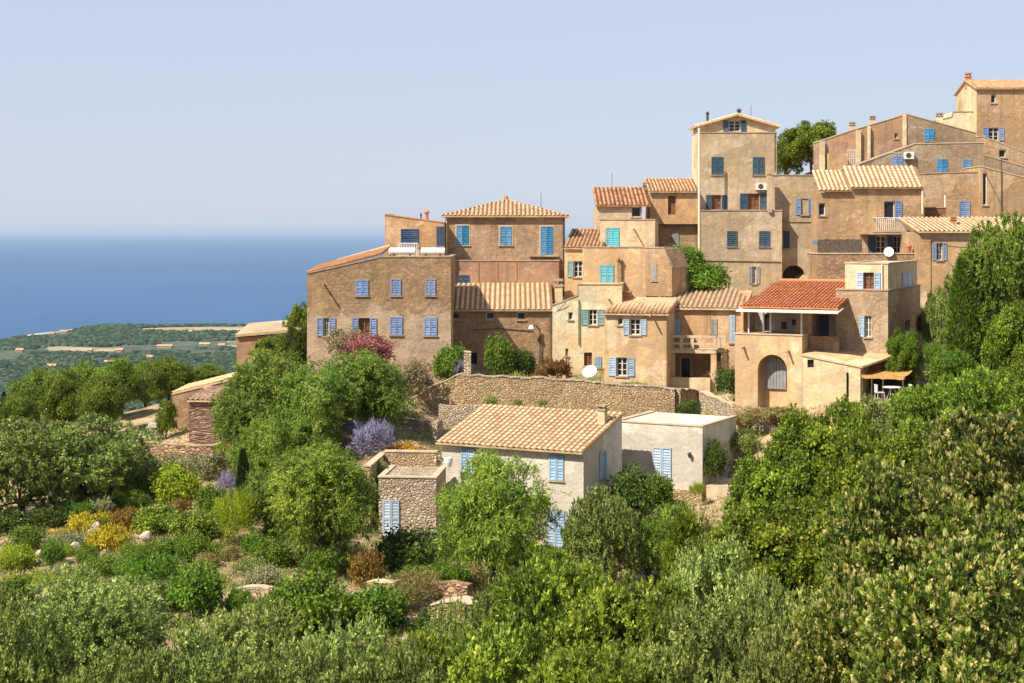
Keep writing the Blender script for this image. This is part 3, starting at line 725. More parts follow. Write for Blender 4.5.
mb = MB(); mb.lathe([(.02, .15), (.14, .08), (.2, -.12), (.05, -.16)], 10, (-.62, -.5, .25)); mb.build('lamp_head', M['whitep'], L)

# ---- 8 stacked house, middle
A8 = -20
h = House('stacked_house', 'tan house with turquoise shutters stepping up above the cream gable', 'house', 565, 116.5, -8, 247)
# upper left wall with little orange roof
u0, u1, z0, pr = block(h, 564.5, 602, 6, 249, off=8, mat='ochre', cap=None, ops=[
    w(567.5, 261, 582.5, 277, 'b_green', 'L', sw=.40)])
shed(h, 563.5, 603, 248, 229, 5.8, mat='t_orange', oh=.2)
# middle turquoise room
block(h, 582.5, 646, 6.5, 247.5, base=300, yo=-.9, mat='ochre', cap='coping_d', ops=[
    c(600, 265, 613.7, 284, 'b_turq')])
# room above it
block(h, 600, 655, 5, 220, base=262, yo=1.6, mat='tan', cap='coping_d', ops=[c(606, 228, 619, 247.5, 'b_turq')])
u, z = h.P(590, 246, .6)
spout(h, 634, 229, 1.6); spout(h, 618.5, 258, -.9, .5)
u, z = h.P(619.5, 261, -.9); zb = h.P(619, 284, -.9)[1]
mb = MB(); mb.box(u-.14, u+.14, -1.15, -.905, zb, z); mb.box(u-.2, u+.2, -1.22, -.905, z+.003, z+.12); mb.build('flue', M['brown'], h.root)
# shaded return with grey window
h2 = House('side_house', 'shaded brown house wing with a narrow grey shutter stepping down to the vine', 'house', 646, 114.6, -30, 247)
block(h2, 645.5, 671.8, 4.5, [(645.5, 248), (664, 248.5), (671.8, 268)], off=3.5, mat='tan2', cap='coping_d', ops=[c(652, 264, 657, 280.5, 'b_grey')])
h3 = House('rear_house', 'brown wall house with a flat top and grey shuttered window left of the tower', 'house', 655, 126.5, 0, 217)
block(h3, 654, 699.5, 6, 216.5, off=5.5, mat='brown', cap='coping_d', ops=[c(672.5, 232, 678.5, 248, 'b_grey'), w(674, 271, 685.5, 283.5, bare=True)])
# ---- 9 cream gable
h = House('cream_house', 'sunlit cream house with a sloping left roofline and grey-green shutters', 'house', 552.5, 111.5, -6, 306)
u0, u1, z0, pr = block(h, 552.5, 622, 5, [(552.5, 306), (577.8, 296), (578, 284.8), (622, 284.8)], off=6.6, mat='cream', cap='coping_d', ops=[
    dk(568.3, 312.3, 572.6, 319.8), w(581.5, 309.5, 604.2, 325, 'b_green', 'LR', sw=.31), dk(565.2, 348.5, 568.3, 356), w(584, 352.5, 592, 366, None, '', frame=M['wood'], pane=M['brownpane']),
    c(594.8, 357, 601.5, 367.5, 'b_sky')])
spout(h, 609, 299, 0, .8)
# white dish by the wall
def dish(name, loc, r, label, aim, mast=.5, mat='whitep'):
    root = empty(name, loc); tag(root, label, 'satellite dish')
    mb = MB(); prof = [(0, 0)]+[(r*k/5, .22*r*(k/5)**2) for k in range(1, 6)]+[(r, .22*r+.015)]+[(r*k/5, .22*r*(k/5)**2+.02) for k in (4, 2)]+[(0.001, .02)]
    mb.lathe(prof, 20); o = mb.build('reflector', M[mat], root)
    o.rotation_euler = Vector(aim).to_track_quat('Z', 'Y').to_euler(); o.location = (0, 0, mast)
    mb = MB(); mb.tube([(0, .06, 0), (0, .06, mast)], [.03, .03], 6); mb.build('mast', M['metal'], root)
    a = Vector(aim).normalized(); mb = MB(); mb.tube([Vector((0, 0, mast-r*.7)), Vector((0, 0, mast))+a*r*.9], [.015, .02], 5); mb.build('feed_arm', M['metal'], root)
    return root
p = at(590, 379, 107.6); dish('satellite_dish', p, .50, 'large white oval dish standing on the wall top below the cream house', (-.35, -.75, .75), .45)
# ---- 10 tan tiled house in front
h = House('tan_house', 'tan house with two light blue shuttered windows, just above the long retaining wall', 'house', 604, 107.6, -14, 313)
u0, u1, z0, pr = block(h, 604.5, 666.5, 5.5, 313.5, off=5.6, back=.9, mat='tan', cap=None, ops=[
    dk(617.7, 317.5, 622.5, 325), w(623.5, 319, 646.5, 335, 'b_light', 'LR', sw=.27), w(609, 357.5, 634.6, 376, 'b_light', 'LR', sw=.29),
    c(674.5, 317, 679, 336, 'b_light', 'R')])
shed(h, 603.5, 668.5, 313.5, 300.5, 4.9, mat='t_orange', oh=.28)
spout(h, 652, 314.5)
chimney(h, 621, 630, 291, 303, 4.6, 'terra', .6)
# ---- 11 balcony house
h = House('balcony_house', 'ochre house with a broad low tile roof, stone balcony on pillars and dark porch', 'house', 681, 110.5, -12, 309)
u0, u1, z0, pr = block(h, 664, 746, 7, 308, off=6, back=1.0, mat='orange', cap=None, ops=[
    c(711, 319, 717, 334, 'b_grey'), c(729.5, 315, 735, 343, 'b_light'), ('F', 'door', 680, 357, 691, 381, None, dict(bare=True)), c(675.5, 319, 680.5, 337, 'b_light')])
uL, zL = h.P(652, 308, -.3); uR = h.P(748, 308, -.3)[0]; zr = h.P(700, 288, 6.8)[1]; zE = h.P(705, 308.5, -.3)[1]
tiles(h, (uL, -.3, zE), (uR, -.3, zE), (uL, 6.8, zr), 't_white', vmax=lambda s: min(1.0, .45+(1-s)*2.5), pitch=.34)
ub0, zb = h.P(669, 349.5, -1.9); ub1 = h.P(716, 349.5, -1.9)[0]; ub2 = h.P(727, 346, -.6)[0]
mb = MB(); mb.box(ub0, ub1, -2.0, -.004, zb-.22, zb); mb.box(ub1+.003, ub2, -1.2, -.004, zb-.2, zb-.01)
b1 = mb.build('balcony', M['coping'], h.root)
mb = MB()
mb.box(ub0, ub1+.02, -2.05, -1.85, zb+.82, zb+.98); mb.box(ub0, ub1, -2.0, -1.9, zb+.36, zb+.48)
for i in range(5): x = ub0+(ub1-ub0-.22)*i/4; mb.box(x, x+.22, -2.03, -1.87, zb+.003, zb+.82)
mb.box(ub1+.03, ub2, -1.25, -1.07, zb+.80, zb+.95); mb.box(ub1+.03, ub2, -1.22, -1.1, zb+.36, zb+.46)
for i in range(3): x = ub1+.05+(ub2-ub1-.3)*i/2; mb.box(x, x+.2, -1.24, -1.08, zb, zb+.80)
mb.build('balustrade', M['coping'], b1)
for x, y in ((ub1-.35, -1.95), (ub2-.35, -1.15), (ub0+.02, -1.95)):
    mb = MB(); mb.box(x, x+.38, y, y+.38, z0, zb-.225); mb.build('pillar', M['ochre'], h.root)
z1 = h.P(690, 384, -2)[1]
mb = MB(); mb.box(ub0-.2, ub1-.36, -2.4, -2.0, z0, z1+.45); mb.build('porch_wall', M['ochre'], h.root)
mb = MB()
us, zs = h.P(738, 343, -.8)
for i in range(14): mb.box(us-.24*(i+1), us-.24*i, -1.0, -.006, zs-2.9, zs-.21*i-.2)
mb.build('stairs', M['tan2'], h.root)

# ---- 12 two roofs left of the tower
h = House('rooftop_house', 'small house with a dark mossy tile roof and dark window, top left of the tower', 'house', 596, 124, 0, 206)
block(h, 597, 642, 5, 206.5, off=3.5, mat='tan', cap=None, ops=[w(631.5, 207, 641, 217, None, bare=True)])
shed(h, 595.5, 651, 205.5, 187.2, 4.9, mat='t_dark', oh=.3, pitch=.33)
chimney(h, 643.5, 649, 182.5, 190, 4.2, 'grey', .5)
h = House('doorway_house', 'small orange house with a tile roof and single brown door, joined to the tower', 'house', 650, 126, 0, 191)
block(h, 650, 699.8, 4.5, 191.5, off=2.6, mat='orange', cap=None, ops=[('F', 'door', 668, 196, 675.8, 214.6, None, dict(bare=True, pane=M['wood'], frame=M['wood']))])
shed(h, 649, 699, 191.5, 178.5, 4.4, mat='t_orange', oh=.3)
# ---- 13 tower
h = House('tower_house', 'tallest tower-like house with a low gable top and dark teal shutters', 'house', 698.6, 127, 0, 132.8)
u0, u1, z0, pr = block(h, 698.6, 776.7, 4.2, 133, off=13, mat='tower', cap='coping_d', ops=[
    c(711.5, 157, 723, 174.5, 'b_teal', sur=.04), c(752.7, 157, 764.2, 174.5, 'b_teal', sur=.04),
    w(706, 195, 727, 209.5, 'b_teal', 'LR', sw=.27, pane=M['brownpane'], frame=M['wood']), w(740, 193.5, 767.5, 209.5, 'b_teal', 'LR', sw=.29, pane=M['brownpane'], frame=M['wood'])])
mb = MB(); mb.box(u0-.06, u0-.012, .0, 4.2, z0, pr[0][1]-.02); mb.build('sun_painted_flank', M['cream'], h.root)  # cream slab over the left side; its sunlit brightness is put into the colour
u0, u1, z0, pr = block(h, 698.2, 775.5, 3.4, [(698.2, 125.5), (737, 114.5), (775.5, 124.5)], base=134, yo=.5, mat='cream', cap=None, ops=[
    w(723.5, 120.5, 746, 131.5, 'b_navy', 'LR', sw=.24)])
um, zm = h.P(737, 113.8, .4)
for (ua, ub) in ((u0-.35, um), (u1+.35, um)):
    za = pr[0][1]-.06
    tiles(h, (ua, .1, za), (ua, 4.2, za), (ub, .1, zm), 't_white', thick=.14)
pipe_chimney(h, 739, 108.5, 115, 3, .13, 'metal'); pipe_chimney(h, 707.5, 111.5, 121, 2, .10, 'metal')
# front lower block
block(h, 701.2, 782, 6, 210.8, off=16, yo=-2.2, mat='tower', cap='coping_d', ops=[
    c(727, 231, 737, 246.3, 'b_teal', sur=.04), c(759, 231, 769.7, 246.3, 'b_teal', sur=.04), w(749, 266.5, 759.5, 283.5, 'b_grey', 'LR', sw=.3)])
u, z = h.P(701, 211, -2.25); mb = MB(); mb.tube([(u-.12, -2.0, z+6.5), (u-.12, -2.0, z-6)], [.09, .09], 8); mb.build('downpipe', M['awning_w'], h.root)
ua, z = h.P(704, 261.5, -2.25); ub = h.P(781, 262.5, -2.25)[0]
mb = MB(); mb.tube([(ua, -2.24, z+.05), ((ua+ub)/2, -2.24, z), (ub, -2.24, z-.05)], [.03]*3, 5); mb.build('wall_cable', M['metal'], h.root)
# right wing with arch
h = House('arched_wing_house', 'plain tan house wing right of the tower with a dark archway at its foot', 'house', 769, 126, 0, 175)
u0, u1, z0, pr = block(h, 769.5, 814.5, 7, 175.5, off=12, mat='tower', cap='coping_d', rd=.9, ops=[
    ('F', 'arch_door', 782.8, 265, 805.2, 292, None, dict(bare=True))])
for op in (w(795.7, 198.8, 813.2, 214.8, 'b_teal', 'LR', sw=.26), ):
    pass
block(h, 784, 814.4, 1, 190, base=222, yo=-.07, mat='tower', cap=None, name='wall', ops=[w(795.7, 198.8, 813.5, 214.8, 'b_peri', 'LR', sw=.3, pane=M['brownpane'], frame=M['wood'])])
block(h, 782.5, 791.5, .5, 228.5, base=250.5, yo=-.06, mat='tower', cap=None, ops=[c(783.3, 231, 789.6, 248, 'b_teal', sur=.02)])
h_ = House('boundary_pier', 'narrow plastered pier rising above the tower\'s right parapet', 'pier', 768, 124.6, 0, 174)
block(h_, 768.5, 772, .8, 174.5, off=3, mat='tower', cap='coping_d')
# AC unit on tower
def ac_unit(h, px0, py0, px1, py1, yo, label):
    ua, zt = h.P(px0, py0, yo); ub, zb = h.P(px1, py1, yo)
    root = empty('air_conditioner', h.W((ua+ub)/2, yo-.02, zb), h.a); tag(root, label, 'air conditioner'); W2 = (ub-ua)/2; H = zt-zb
    mb = MB(); mb.box(-W2, W2, -.35, 0, 0, H); mb.build('casing', M['metal_w'], root)
    mb = MB(); n = len(mb.v)
    mb.tube([(-W2*.15, -.352, H*.5), (-W2*.15, -.37, H*.5)], [H*.36, H*.36], 16); mb.build('fan_grille', M['metal'], root)
    mb = MB(); mb.box(-W2*.8, -W2*.7, -.4, .05, -.08, -.003); mb.box(W2*.7, W2*.8, -.4, .05, -.08, -.003); mb.build('bracket', M['metal'], root)
ht = House('x', None, None, 698.6, 127, 0, 132.8); bpy.data.objects.remove(ht.root)
ac_unit(ht, 755.6, 183, 766, 190, 0, 'pale air conditioner box mounted on the tower wall above the shuttered window')
# ---- 14 right: balcony house with large pale roof
h = House('white_railing_house', 'brown house with a long pale tile roof and a white railed balcony', 'house', 815, 121, 0, 187)
u0, u1, z0, pr = block(h, 817.5, 923.5, 2.6, [(817.5, 193.5), (850, 189), (923.5, 187)], off=7.5, mat='tan2', cap=None, ops=[
    w(818.6, 203, 825.5, 215.5, None, bare=True), ('F', 'door', 884, 201, 902, 219.5, 'b_peri', dict(sh='R', sw=.40, bare=True)),
    w(868, 236, 886, 253, 'b_navy', 'L', sw=.45), w(887.5, 236, 902, 253, 'b_navy', 'L', sw=.4), w(902.5, 236, 915, 253, 'b_navy', 'R', sw=.45)])
shed(h, 819.5, 851, 190.5, 170.5, 2.7, mat='t_pale', oh=.35, pitch=.36)
shed(h, 851.3, 924.5, 187.5, 166.2, 2.7, mat='t_pale', oh=.35, pitch=.36)
chimney(h, 867, 872.5, 176.5, 185.5, 1.6, 'brick', .4)
ua, zb = h.P(876, 230.5, -1.0); ub = h.P(909.5, 230.5, -1.0)[0]; zt = h.P(880, 218, -1.0)[1]
mb = MB(); mb.box(ua, ub, -1.05, -.004, zb-.14, zb); bal = mb.build('balcony', M['coping_d'], h.root)
mb = MB()
for i in range(17): x = ua+(ub-ua-.03)*i/16; mb.box(x, x+.03, -1.02, -.99, zb, zt)
mb.box(ua, ub, -1.04, -.98, zt, zt+.05); mb.box(ua, ua+.05, -.98, -.01, zt, zt+.05); mb.box(ub-.05, ub, -.98, -.01, zt, zt+.05)
mb.build('railing', M['whitep'], bal)
ua, z = h.P(860, 233, -.3); ub = h.P(922, 234, -.3)[0]
mb = MB(); mb.box(ua, ub, -1.3, -.004, z-.1, z); mb.build('canopy', M['coping_d'], h.root)
# front terrace wall with fence, dish, pot
h = House('terrace_wall', 'rough terrace wall carrying a dark picket fence, below the white railed balcony', 'wall', 812, 116, 0, 253)
u0, u1, z0, pr = block(h, 817, 926, 3.8, 254, off=3.2, mat='worn', cap='coping')
def pickets(name, label, p0, p1, n, z, hgt, mat, wd=.10, root_loc=None, rails=2):
    root = empty(name, p0); tag(root, label, 'fence'); d = Vector(p1)-Vector(p0); d.z = 0
    mb = MB()
    for i in range(n):
        t = i/(n-1); q = d*t; k = hgt*(1+random.uniform(-.06, .03)); mb.box(q.x-wd/2, q.x+wd/2, q.y-.02, q.y+.02, 0, k)
    mb.build('picket', mat, root) if False else None
    o = mb.build('picket_panel', mat, root)
    mb = MB()
    for r in range(rails):
        zz = hgt*(.25+.5*r); L = d.length; ux = d.normalized(); nn = Vector((-ux.y, ux.x, 0))*.03
        P = [Vector((0, 0, zz))+nn, d+Vector((0, 0, zz))+nn]; mb.tube(P, [.03, .03], 4)
    mb.build('rail', mat, root)
    return root
random.seed(4)
zt = pr[0][1]+.1
pickets('picket_fence', 'dark wooden picket fence on the terrace wall below the white balcony', h.W(u0+.1, .15, zt), h.W(h.P(862, 0)[0], .15, zt), 34, 0, .98, M['wood_g'], .10)
p = h.W(h.P(888.5, 0)[0], -.1, zt-.3); dish('satellite_dish', p, .36, 'round pale satellite dish on the terrace wall above the cream upper room', (-.3, -1, .25), .35, 'metal_w')
root = empty('clay_pot', h.W(h.P(908.5, 0)[0], .1, zt)); tag(root, 'square terracotta planter pot on the terrace wall right of the dish', 'pot')
mb = MB(); mb.lathe([(.16, 0), (.24, .42), (.27, .42), (.27, .52), (.21, .52), (.19, .4)], 12); mb.build('pot_body', M['terra'], root)
mb = MB(); mb.lathe([(.001, .42), (.2, .44)], 12); mb.build('soil', M['bark'], root)
p = h.W(h.P(814.5, 0)[0], .6, zt+.3)
mb = MB(); n_ = 8
for i in range(n_+1): x = 1.0*i/n_; z = .55+.04*math.sin(i*1.7); mb.v += [(x, -.01, z), (x, -.01, z-.28), (x, .02, z-.28), (x, .02, z)]
for i in range(n_):
    for j in range(4): mb.f.append((4*i+j, 4*i+4+j, 4*i+4+(j+1) % 4, 4*i+(j+1) % 4))
o = mb.build('hanging_towel', M['b_blue'], None, p); tag(o, 'blue cloth hung behind the left end of the dark picket fence', 'towel')
# ---- 15 top group
h = House('gabled_village_house', 'long brown house with a low peak and two small chimneys on the skyline', 'house', 815, 137, 0, 140)
u0, u1, z0, pr = block(h, 820, 906, 3, [(820, 141.5), (852, 130.5), (906, 114.5)], off=6, mat='pink', cap='coping', ops=[dk(894.5, 133, 898, 138.5)])
pa = MB()
for (x0, x1, y0) in ((820.1, 825, 141), (856.5, 861, 130.2), (868, 870.5, 126), (903.4, 906.6, 115)):
    ua, zt = h.P(x0, y0, -.3); ub = h.P(x1, y0, -.3)[0]; pa.box(ua, ub, -.3, -.004, z0, zt)
pa.build('buttress', M['cream'], h.root)
block(h, 906.8, 976, 8, [(906.8, 114.5), (976, 133.5)], off=6, yo=-.2, mat='grey', cap='coping_d', ops=[c(924.3, 128.7, 934, 141, 'b_blue')])
for (x0, x1, y0, y1) in ((850.5, 855.5, 122, 130), (871, 875.5, 115.8, 124)): chimney(h, x0, x1, y0, y1, 1.0, 'cream', .5)
chimney(h, 937.5, 943, 112.8, 122, 4.0, 'cream', .5)
ua, z = h.P(829, 152, -1.2); ub = h.P(856, 152, -1.2)[0]
mb = MB(); mb.box(ua, ub-.8, -1.4, -.31, z0, z-.1); mb.build('lean_to', M['tan2'], h.root)
mb = MB()
for i in range(5): x = ub-.75+.17*i; mb.box(x, x+.03, -1.4, -1.37, z-1.6, z+.15)
for zz in (z+.15, z-.6, z-1.3): mb.box(ub-.75, ub-.02, -1.4, -1.36, zz, zz+.04)
mb.build('railing', M['metal_w'], h.root)
# middle wall with sloping coping, AC, windows
h = House('sloped_wall_house', 'brown house whose pale coping slopes down to the left, with two bright blue windows', 'house', 851, 131, 0, 168)
block(h, 849, 984, 5, [(849, 168.5), (915, 144), (984, 143)], off=4.0, mat='grey', cap='coping', ops=[
    c(891.5, 156.5, 902.5, 166, 'b_peri'), c(937, 159, 947.3, 172, 'b_blue'), c(963, 159.2, 971.5, 172, 'b_blue')])
ac_unit(h, 903.5, 152, 913, 159.2, 0, 'pale air conditioner box on the brown wall under the sloping coping')
ua, z = h.P(933, 173.5, -.6); ub = h.P(957, 173.5, -.6)[0]
mb = MB(); mb.box(ua, ub, -.75, -.004, z-.06, z+.02); mb.build('canopy', M['b_light'], h.root)
h = House('blank_wall_house', 'plain brown house with one light blue shutter under the sloping-coping house', 'house', 924, 127, 0, 172)
block(h, 924, 986, 4, [(924, 174), (986, 172)], off=6, mat='tan2', cap='coping_d', ops=[c(959, 201, 970, 217, 'b_peri')])
block(h, 981.5, 1040, 5, [(981.5, 166.5), (1040, 182)], off=6, yo=-1.0, mat='tan2', cap='coping', ops=[dk(982.8, 173, 987.4, 205)])
u, z = h.P(1001.5, 158, -1.05); mb = MB(); mb.tube([(u, -1.06, z), (u, -1.06, z-4.5)], [.04, .04], 6); mb.build('downpipe', M['metal'], h.root)
block(h, 928, 946, 1.2, 208, base=222, yo=-3.0, mat='brick', cap='coping_d')
pole = h.P(945, 195, -2); mb = MB(); mb.tube([(pole[0], -2, pole[1]), (pole[0], -2, pole[1]-2.2)], [.07, .07], 8); mb.build('vent_pipe', M['awning_w'], h.root)
h = House('stepped_house', 'brown house with roofline stepping down to the right edge below the hilltop house', 'house', 976, 136, 0, 153)
block(h, 976.5, 1045, 5, [(976.5, 153), (1045, 173)], off=4, mat='grey', cap='coping', ops=[])
block(h, 983, 1045, 5, [(983, 136.5), (1045, 160.5)], off=2, yo=2.5, mat='tan2', cap='coping', ops=[dk(999, 149.5, 1006, 157.5)])
# hilltop house
h = House('hilltop_house', 'highest house on the hill with a sunlit cream gable and orange tile roof', 'house', 977, 149, 0, 87)
zt = h.P(977, 88, 0)[1]
u0, u1, z0, pr = block(h, 977, 1062, 6.9, 88, off=6.5, mat='tan2', cap=None, ops=[dk(991, 94.5, 996, 103), w(983.4, 127.6, 1004, 140.5, 'b_peri', 'LR', sw=.25), ])
# gable end with arched window; sunlit brightness put into its cream colour
mb = MB(); TL = lambda a, w_, z: (u0-.02-w_, a, z)
pk = h.P(977, 88, 0)[1]+1.0
va = h.S(962.8, 110, u0-.02)[0]; vb = h.S(959.2, 110, u0-.02)[0]; za = h.P(977, 113, 0)[1]; zb = h.P(977, 95, 0)[1]
panel(mb, TL, [(0, z0), (6.9, z0), (6.9, zt), (3.45, pk), (0, zt)], [arch_pts(min(va, vb), max(va, vb)+.3, za-.3, zb)], .2)
n = len(mb.v); mb.build('gable_wall', M['cream'], h.root)
mb = MB(); mb.box(u0+.19, u0+.22, min(va, vb)-.1, max(va, vb)+.4, za-.4, zb+.1); mb.build('window', M['glass'], h.root)
tiles(h, (u0-.2, -.3, zt-.05), (u1, -.3, zt-.05), (u0-.2, 3.45, pk+.05), 't_orange'); tiles(h, (u1, 7.2, zt-.05), (u0-.2, 7.2, zt-.05), (u1, 3.45, pk+.05), 't_orange')
chimney(h, 966.5, 971.5, 72.5, 86, 3.2, 'terra', .5)
ua = u0-1.3; z = h.P(964, 124, 3)[1]
mb = MB(); mb.box(ua, u0-.03, 1.5, 5.5, z-.2, z); bal = mb.build('balcony', M['cream'], h.root)
mb = MB(); mb.box(ua, ua+.12, 1.5, 5.5, z+.003, z+.5); mb.box(ua+.123, u0-.03, 1.5, 1.6, z+.003, z+.5); mb.build('parapet', M['cream'], bal)
h = House('rear_terrace_house', 'pale low wall house between the skyline chimney and the hilltop gable', 'house', 940, 150, 0, 118)
block(h, 942, 975, 4, [(942, 119.5), (952, 117), (953, 112), (975, 112)], off=4, mat='cream', cap='coping_d')
# ---- 16 far right low roof house
h = House('roadside_house', 'low tan house with pale tile roof half hidden by the big right-hand tree', 'house', 919, 114.5, 0, 231)
block(h, 919.8, 1050, 6, 232, off=5, mat='tan2', cap=None, ops=[w(932.8, 243, 946.5, 260, 'b_peri', 'LR', sw=.27)])
shed(h, 918.7, 1052, 231.5, 217.5, 5.8, mat='t_pale', oh=.3, pitch=.34)
chimney(h, 951.5, 956.5, 216.5, 225.5, 2.6, 'terra', .4)
uu, zz = h.P(931, 240, -.05); ue = h.P(1005, 240, -.05)[0]; mb = MB(); mb.tube([(uu, -.05, zz-5), (uu, -.05, zz), (ue, -.05, zz+.05)], [.03]*3, 5); mb.build('wall_cable', M['metal'], h.root)

# ---- 17 arch house
h = House('arch_house', 'ochre house with a tall arched recess and open terrace under a red tile roof', 'house', 735, 101, -25, 333.7)
ar0 = h.P(757.8, 0)[0]; ar1 = h.P(787, 0)[0]; zA1 = h.P(772, 354.6)[1]; zA0 = h.P(772, 409)[1]
u0, u1, z0, pr = block(h, 735, 802, 7.5, 334, off=7.4, mat='ochre', cap='coping', rd=1.0, ops=[
    ('F', 'arch_window', 757.8, 354.6, 787, 411, None, dict(bare=True, pane=M['ochre'], frame=M['coping']))])
# window panel inside the arch
wa, wz1 = h.P(766.8, 357.5, .85); wb, wz0 = h.P(786.2, 388, .85)
mb = MB(); Tq = lambda a, w_, z: (a, .90-w_, z)
mb.box(wa-.05, wb+.0, -.05, .05, wz0-.08, wz0-.003, Tq)
for i in range(6):
    x = wa+(wb-wa)*i/6; x1 = wa+(wb-wa)*(i+1)/6
    zc = wz1-.45*((i+.5-3)/3)**2
    mb.box(x+.012, x1-.012, 0, .05, wz0, zc, Tq)
mb.build('arch_shutter', M['b_grey'], h.root)
for px, py in ((744, 347), (789, 351)): spout(h, px, py, 0, .6)
# terrace parapet, right part set back
zf = h.P(735, 350, 0)[1]
u2a = h.P(803, 0, 1.5)[0]; u2b = h.P(839, 0, 1.5)[0]; zp0 = h.P(820, 352, 1.5)[1]; zp1 = h.P(820, 336.2, 1.5)[1]
mb = MB(); mb.box(u1+.01, u2b, 1.5, 1.7, zp0-.3, zp1); mb.build('parapet', M['brown'], h.root)
mb = MB(); mb.box(u1+.005, u2b+.3, 1.3, 7.5, z0, zp0-.304); mb.build('wall', M['ochre'], h.root)
# back wall of the terrace
zt_ = h.P(780, 307, 3.6)[1]+.35
mb = MB(); TB = lambda a, w_, z: (a, 3.6-w_, z)
q = lambda px, py: h.P(px, py, 3.6)
ho = []
for (x0, y0, x1, y1) in ((747.5, 313.5, 754.5, 334.5), (764, 314, 771, 334.5)):
    a, zb_ = q(x0, y1); b_, zt2 = q(x1, y0); ho.append([(a, zb_), (b_, zb_), (b_, zt2), (a, zt2)])
panel(mb, TB, [(u0, zf-.4), (u2b+1.5, zf-.4), (u2b+1.5, zt_), (u0, zt_)], ho, .25)
mb.build('terrace_wall', M['white'], h.root)
for hh_ in ho:
    mb = MB(); mb.box(hh_[0][0]-.05, hh_[1][0]+.05, 3.82, 3.9, hh_[0][1]-.05, hh_[2][1]+.05); mb.build('terrace_door', M['glass'], h.root)
a, zb_ = q(819, 337); b_, zt2 = q(829, 315); mb = MB(); shutter_mesh(mb, TB, a, b_, zb_, zt2, w=.01); mb.build('door', M['b_navy'], h.root)
a, zb_ = q(802.5, 337); b_, zt2 = q(818, 312); mb = MB(); mb.box(a, b_, 2.0, 3.59, zb_-.4, zt_); mb.build('terrace_pier', M['orange'], h.root)
mb = MB(); mb.box(u0+.004, u0+.18, 1.2, 3.59, zf, zt_); mb.build('terrace_pier', M['orange'], h.root)
# posts
for px in (748.8, 763.6, 770.5, 801.5):
    u, z = h.P(px, 313, .35); zb_ = h.P(px, 334, .35)[1]; mb = MB(); mb.box(u-.045, u+.045, .3, .4, zb_-.02, z+.1); mb.build('post', M['whitep'], h.root)
# pictures and plates on the terrace wall read as small dark shapes
for (x0, y0, x1, y1) in ((781.5, 322, 786.5, 329), (792, 319.5, 796, 325)):
    a, zb_ = q(x0, y1); b_, zt2 = q(x1, y0); mb = MB(); mb.box(a, b_, 3.54, 3.595, zb_, zt2)
    o = mb.build('wall_plaque', M['metal'], h.root)
# roof: hipped to the left
ea, ez = h.P(740, 306.5, -.35); eb = h.P(838, 306.5, -.35)[0]; rz_ = h.P(812, 281.5, 7.2)[1]
ezz = h.P(780, 307, -.35)[1]
ra = h.P(779.5, 281.5, 7.2)[0]; sA = (ra-ea)/(eb-ea)
tiles(h, (ea, -.35, ezz), (eb, -.35, ezz), (ea, 7.2, rz_), 't_red', vmax=lambda s: min(1.0, .04+s/max(sA, .01)), pitch=.24, amp=.035)
mb = MB(); mb.tube([(ra, 7.2, rz_+.05), (h.P(845, 281, 7.2)[0], 7.2, rz_+.05)], [.12, .12], 8); mb.build('ridge_cap', M['terra'], h.root)
# cream awning strip under the eave
a, za = h.P(736, 310, -.9); b_ = h.P(838, 310, -.9)[0]; za = h.P(775, 311.5, -.9)[1]
mb = MB(); P = [(a, -.95, za), (b_, -.95, za), (b_, .6, za+.22), (a, .6, za+.22)]; mb.v += P+[(x, y, z-.06) for x, y, z in P]
for f in ((0,1,2,3), (4,5,6,7), (0,1,5,4), (1,2,6,5), (2,3,7,6), (3,0,4,7)): mb.f.append(f)
mb.build('awning_strip', M['awning_w'], h.root)
# stone block (right) and cream upper room
su0, su1, sz0, spr = block(h, 836, 888, 10.5, 290, base=372, yo=2.4, mat='block', cap='coping_d', ops=[
    w(859.5, 315.8, 871.3, 337, 'b_light', 'L', sw=.45), w(905, 320, 910, 332, None, '', 'R', bare=True)])
block(h, 845, 888, 9.5, 263.5, base=292, yo=3.2, mat='cream', cap='coping', ops=[
    w(857, 272.5, 880.5, 289, 'b_light', 'LR', sw=.28, frame=M['wood'], pane=M['brownpane']), c(902, 272.5, 912, 287.5, 'b_light', 'R')])
ud, zd = h.P(887.5, 264, 3.1); mb = MB(); mb.tube([(ud-.35, 3.1, zd), (ud-.35, 3.1, zd-1.9)], [.05, .05], 6); mb.build('downpipe', M['metal_w'], h.root)
# lean-to
ua = h.P(802.5, 0)[0]; ub = h.P(860.5, 0)[0]; zl_ = h.P(803, 354)[1]; zr_ = h.P(860, 366)[1]; zbk = h.P(838, 351.5, 1.3)[1]
mb = MB(); T0 = lambda a, w_, z: (a, -.05-w_, z)
h1 = [h.P(807.5, 367.5), h.P(814, 367.5), h.P(814, 359.5), h.P(807.5, 359.5)]; h2_ = [h.P(846.5, 398), h.P(849, 398), h.P(849, 372.5), h.P(846.5, 372.5)]
panel(mb, T0, [(ua, z0), (ub, z0), (ub, zr_), (ua, zl_)], [h1, h2_], .2)
mb.quadpts([(ub, -.05, z0), (ub, 2.39, z0), (ub, 2.39, zr_+.5), (ub, -.05, zr_)])
mb.build('lean_to_wall', M['cream'], h.root)
for q_ in (h1, h2_): mb = MB(); mb.box(q_[0][0]-.03, q_[1][0]+.03, .15, .2, q_[0][1]-.03, q_[2][1]+.03); mb.build('window', M['glass'], h.root)
mb = MB(); P = [(ua, -.12, zl_+.01), (ub+.15, -.12, zr_+.01), (ub+1.6, 2.39, zr_+.55), (ua, 2.39, zl_+.25)]; mb.v += P+[(x, y, z-.12) for x, y, z in P]
for f in ((0,1,2,3), (4,5,6,7), (0,1,5,4), (1,2,6,5), (2,3,7,6), (3,0,4,7)): mb.f.append(f)
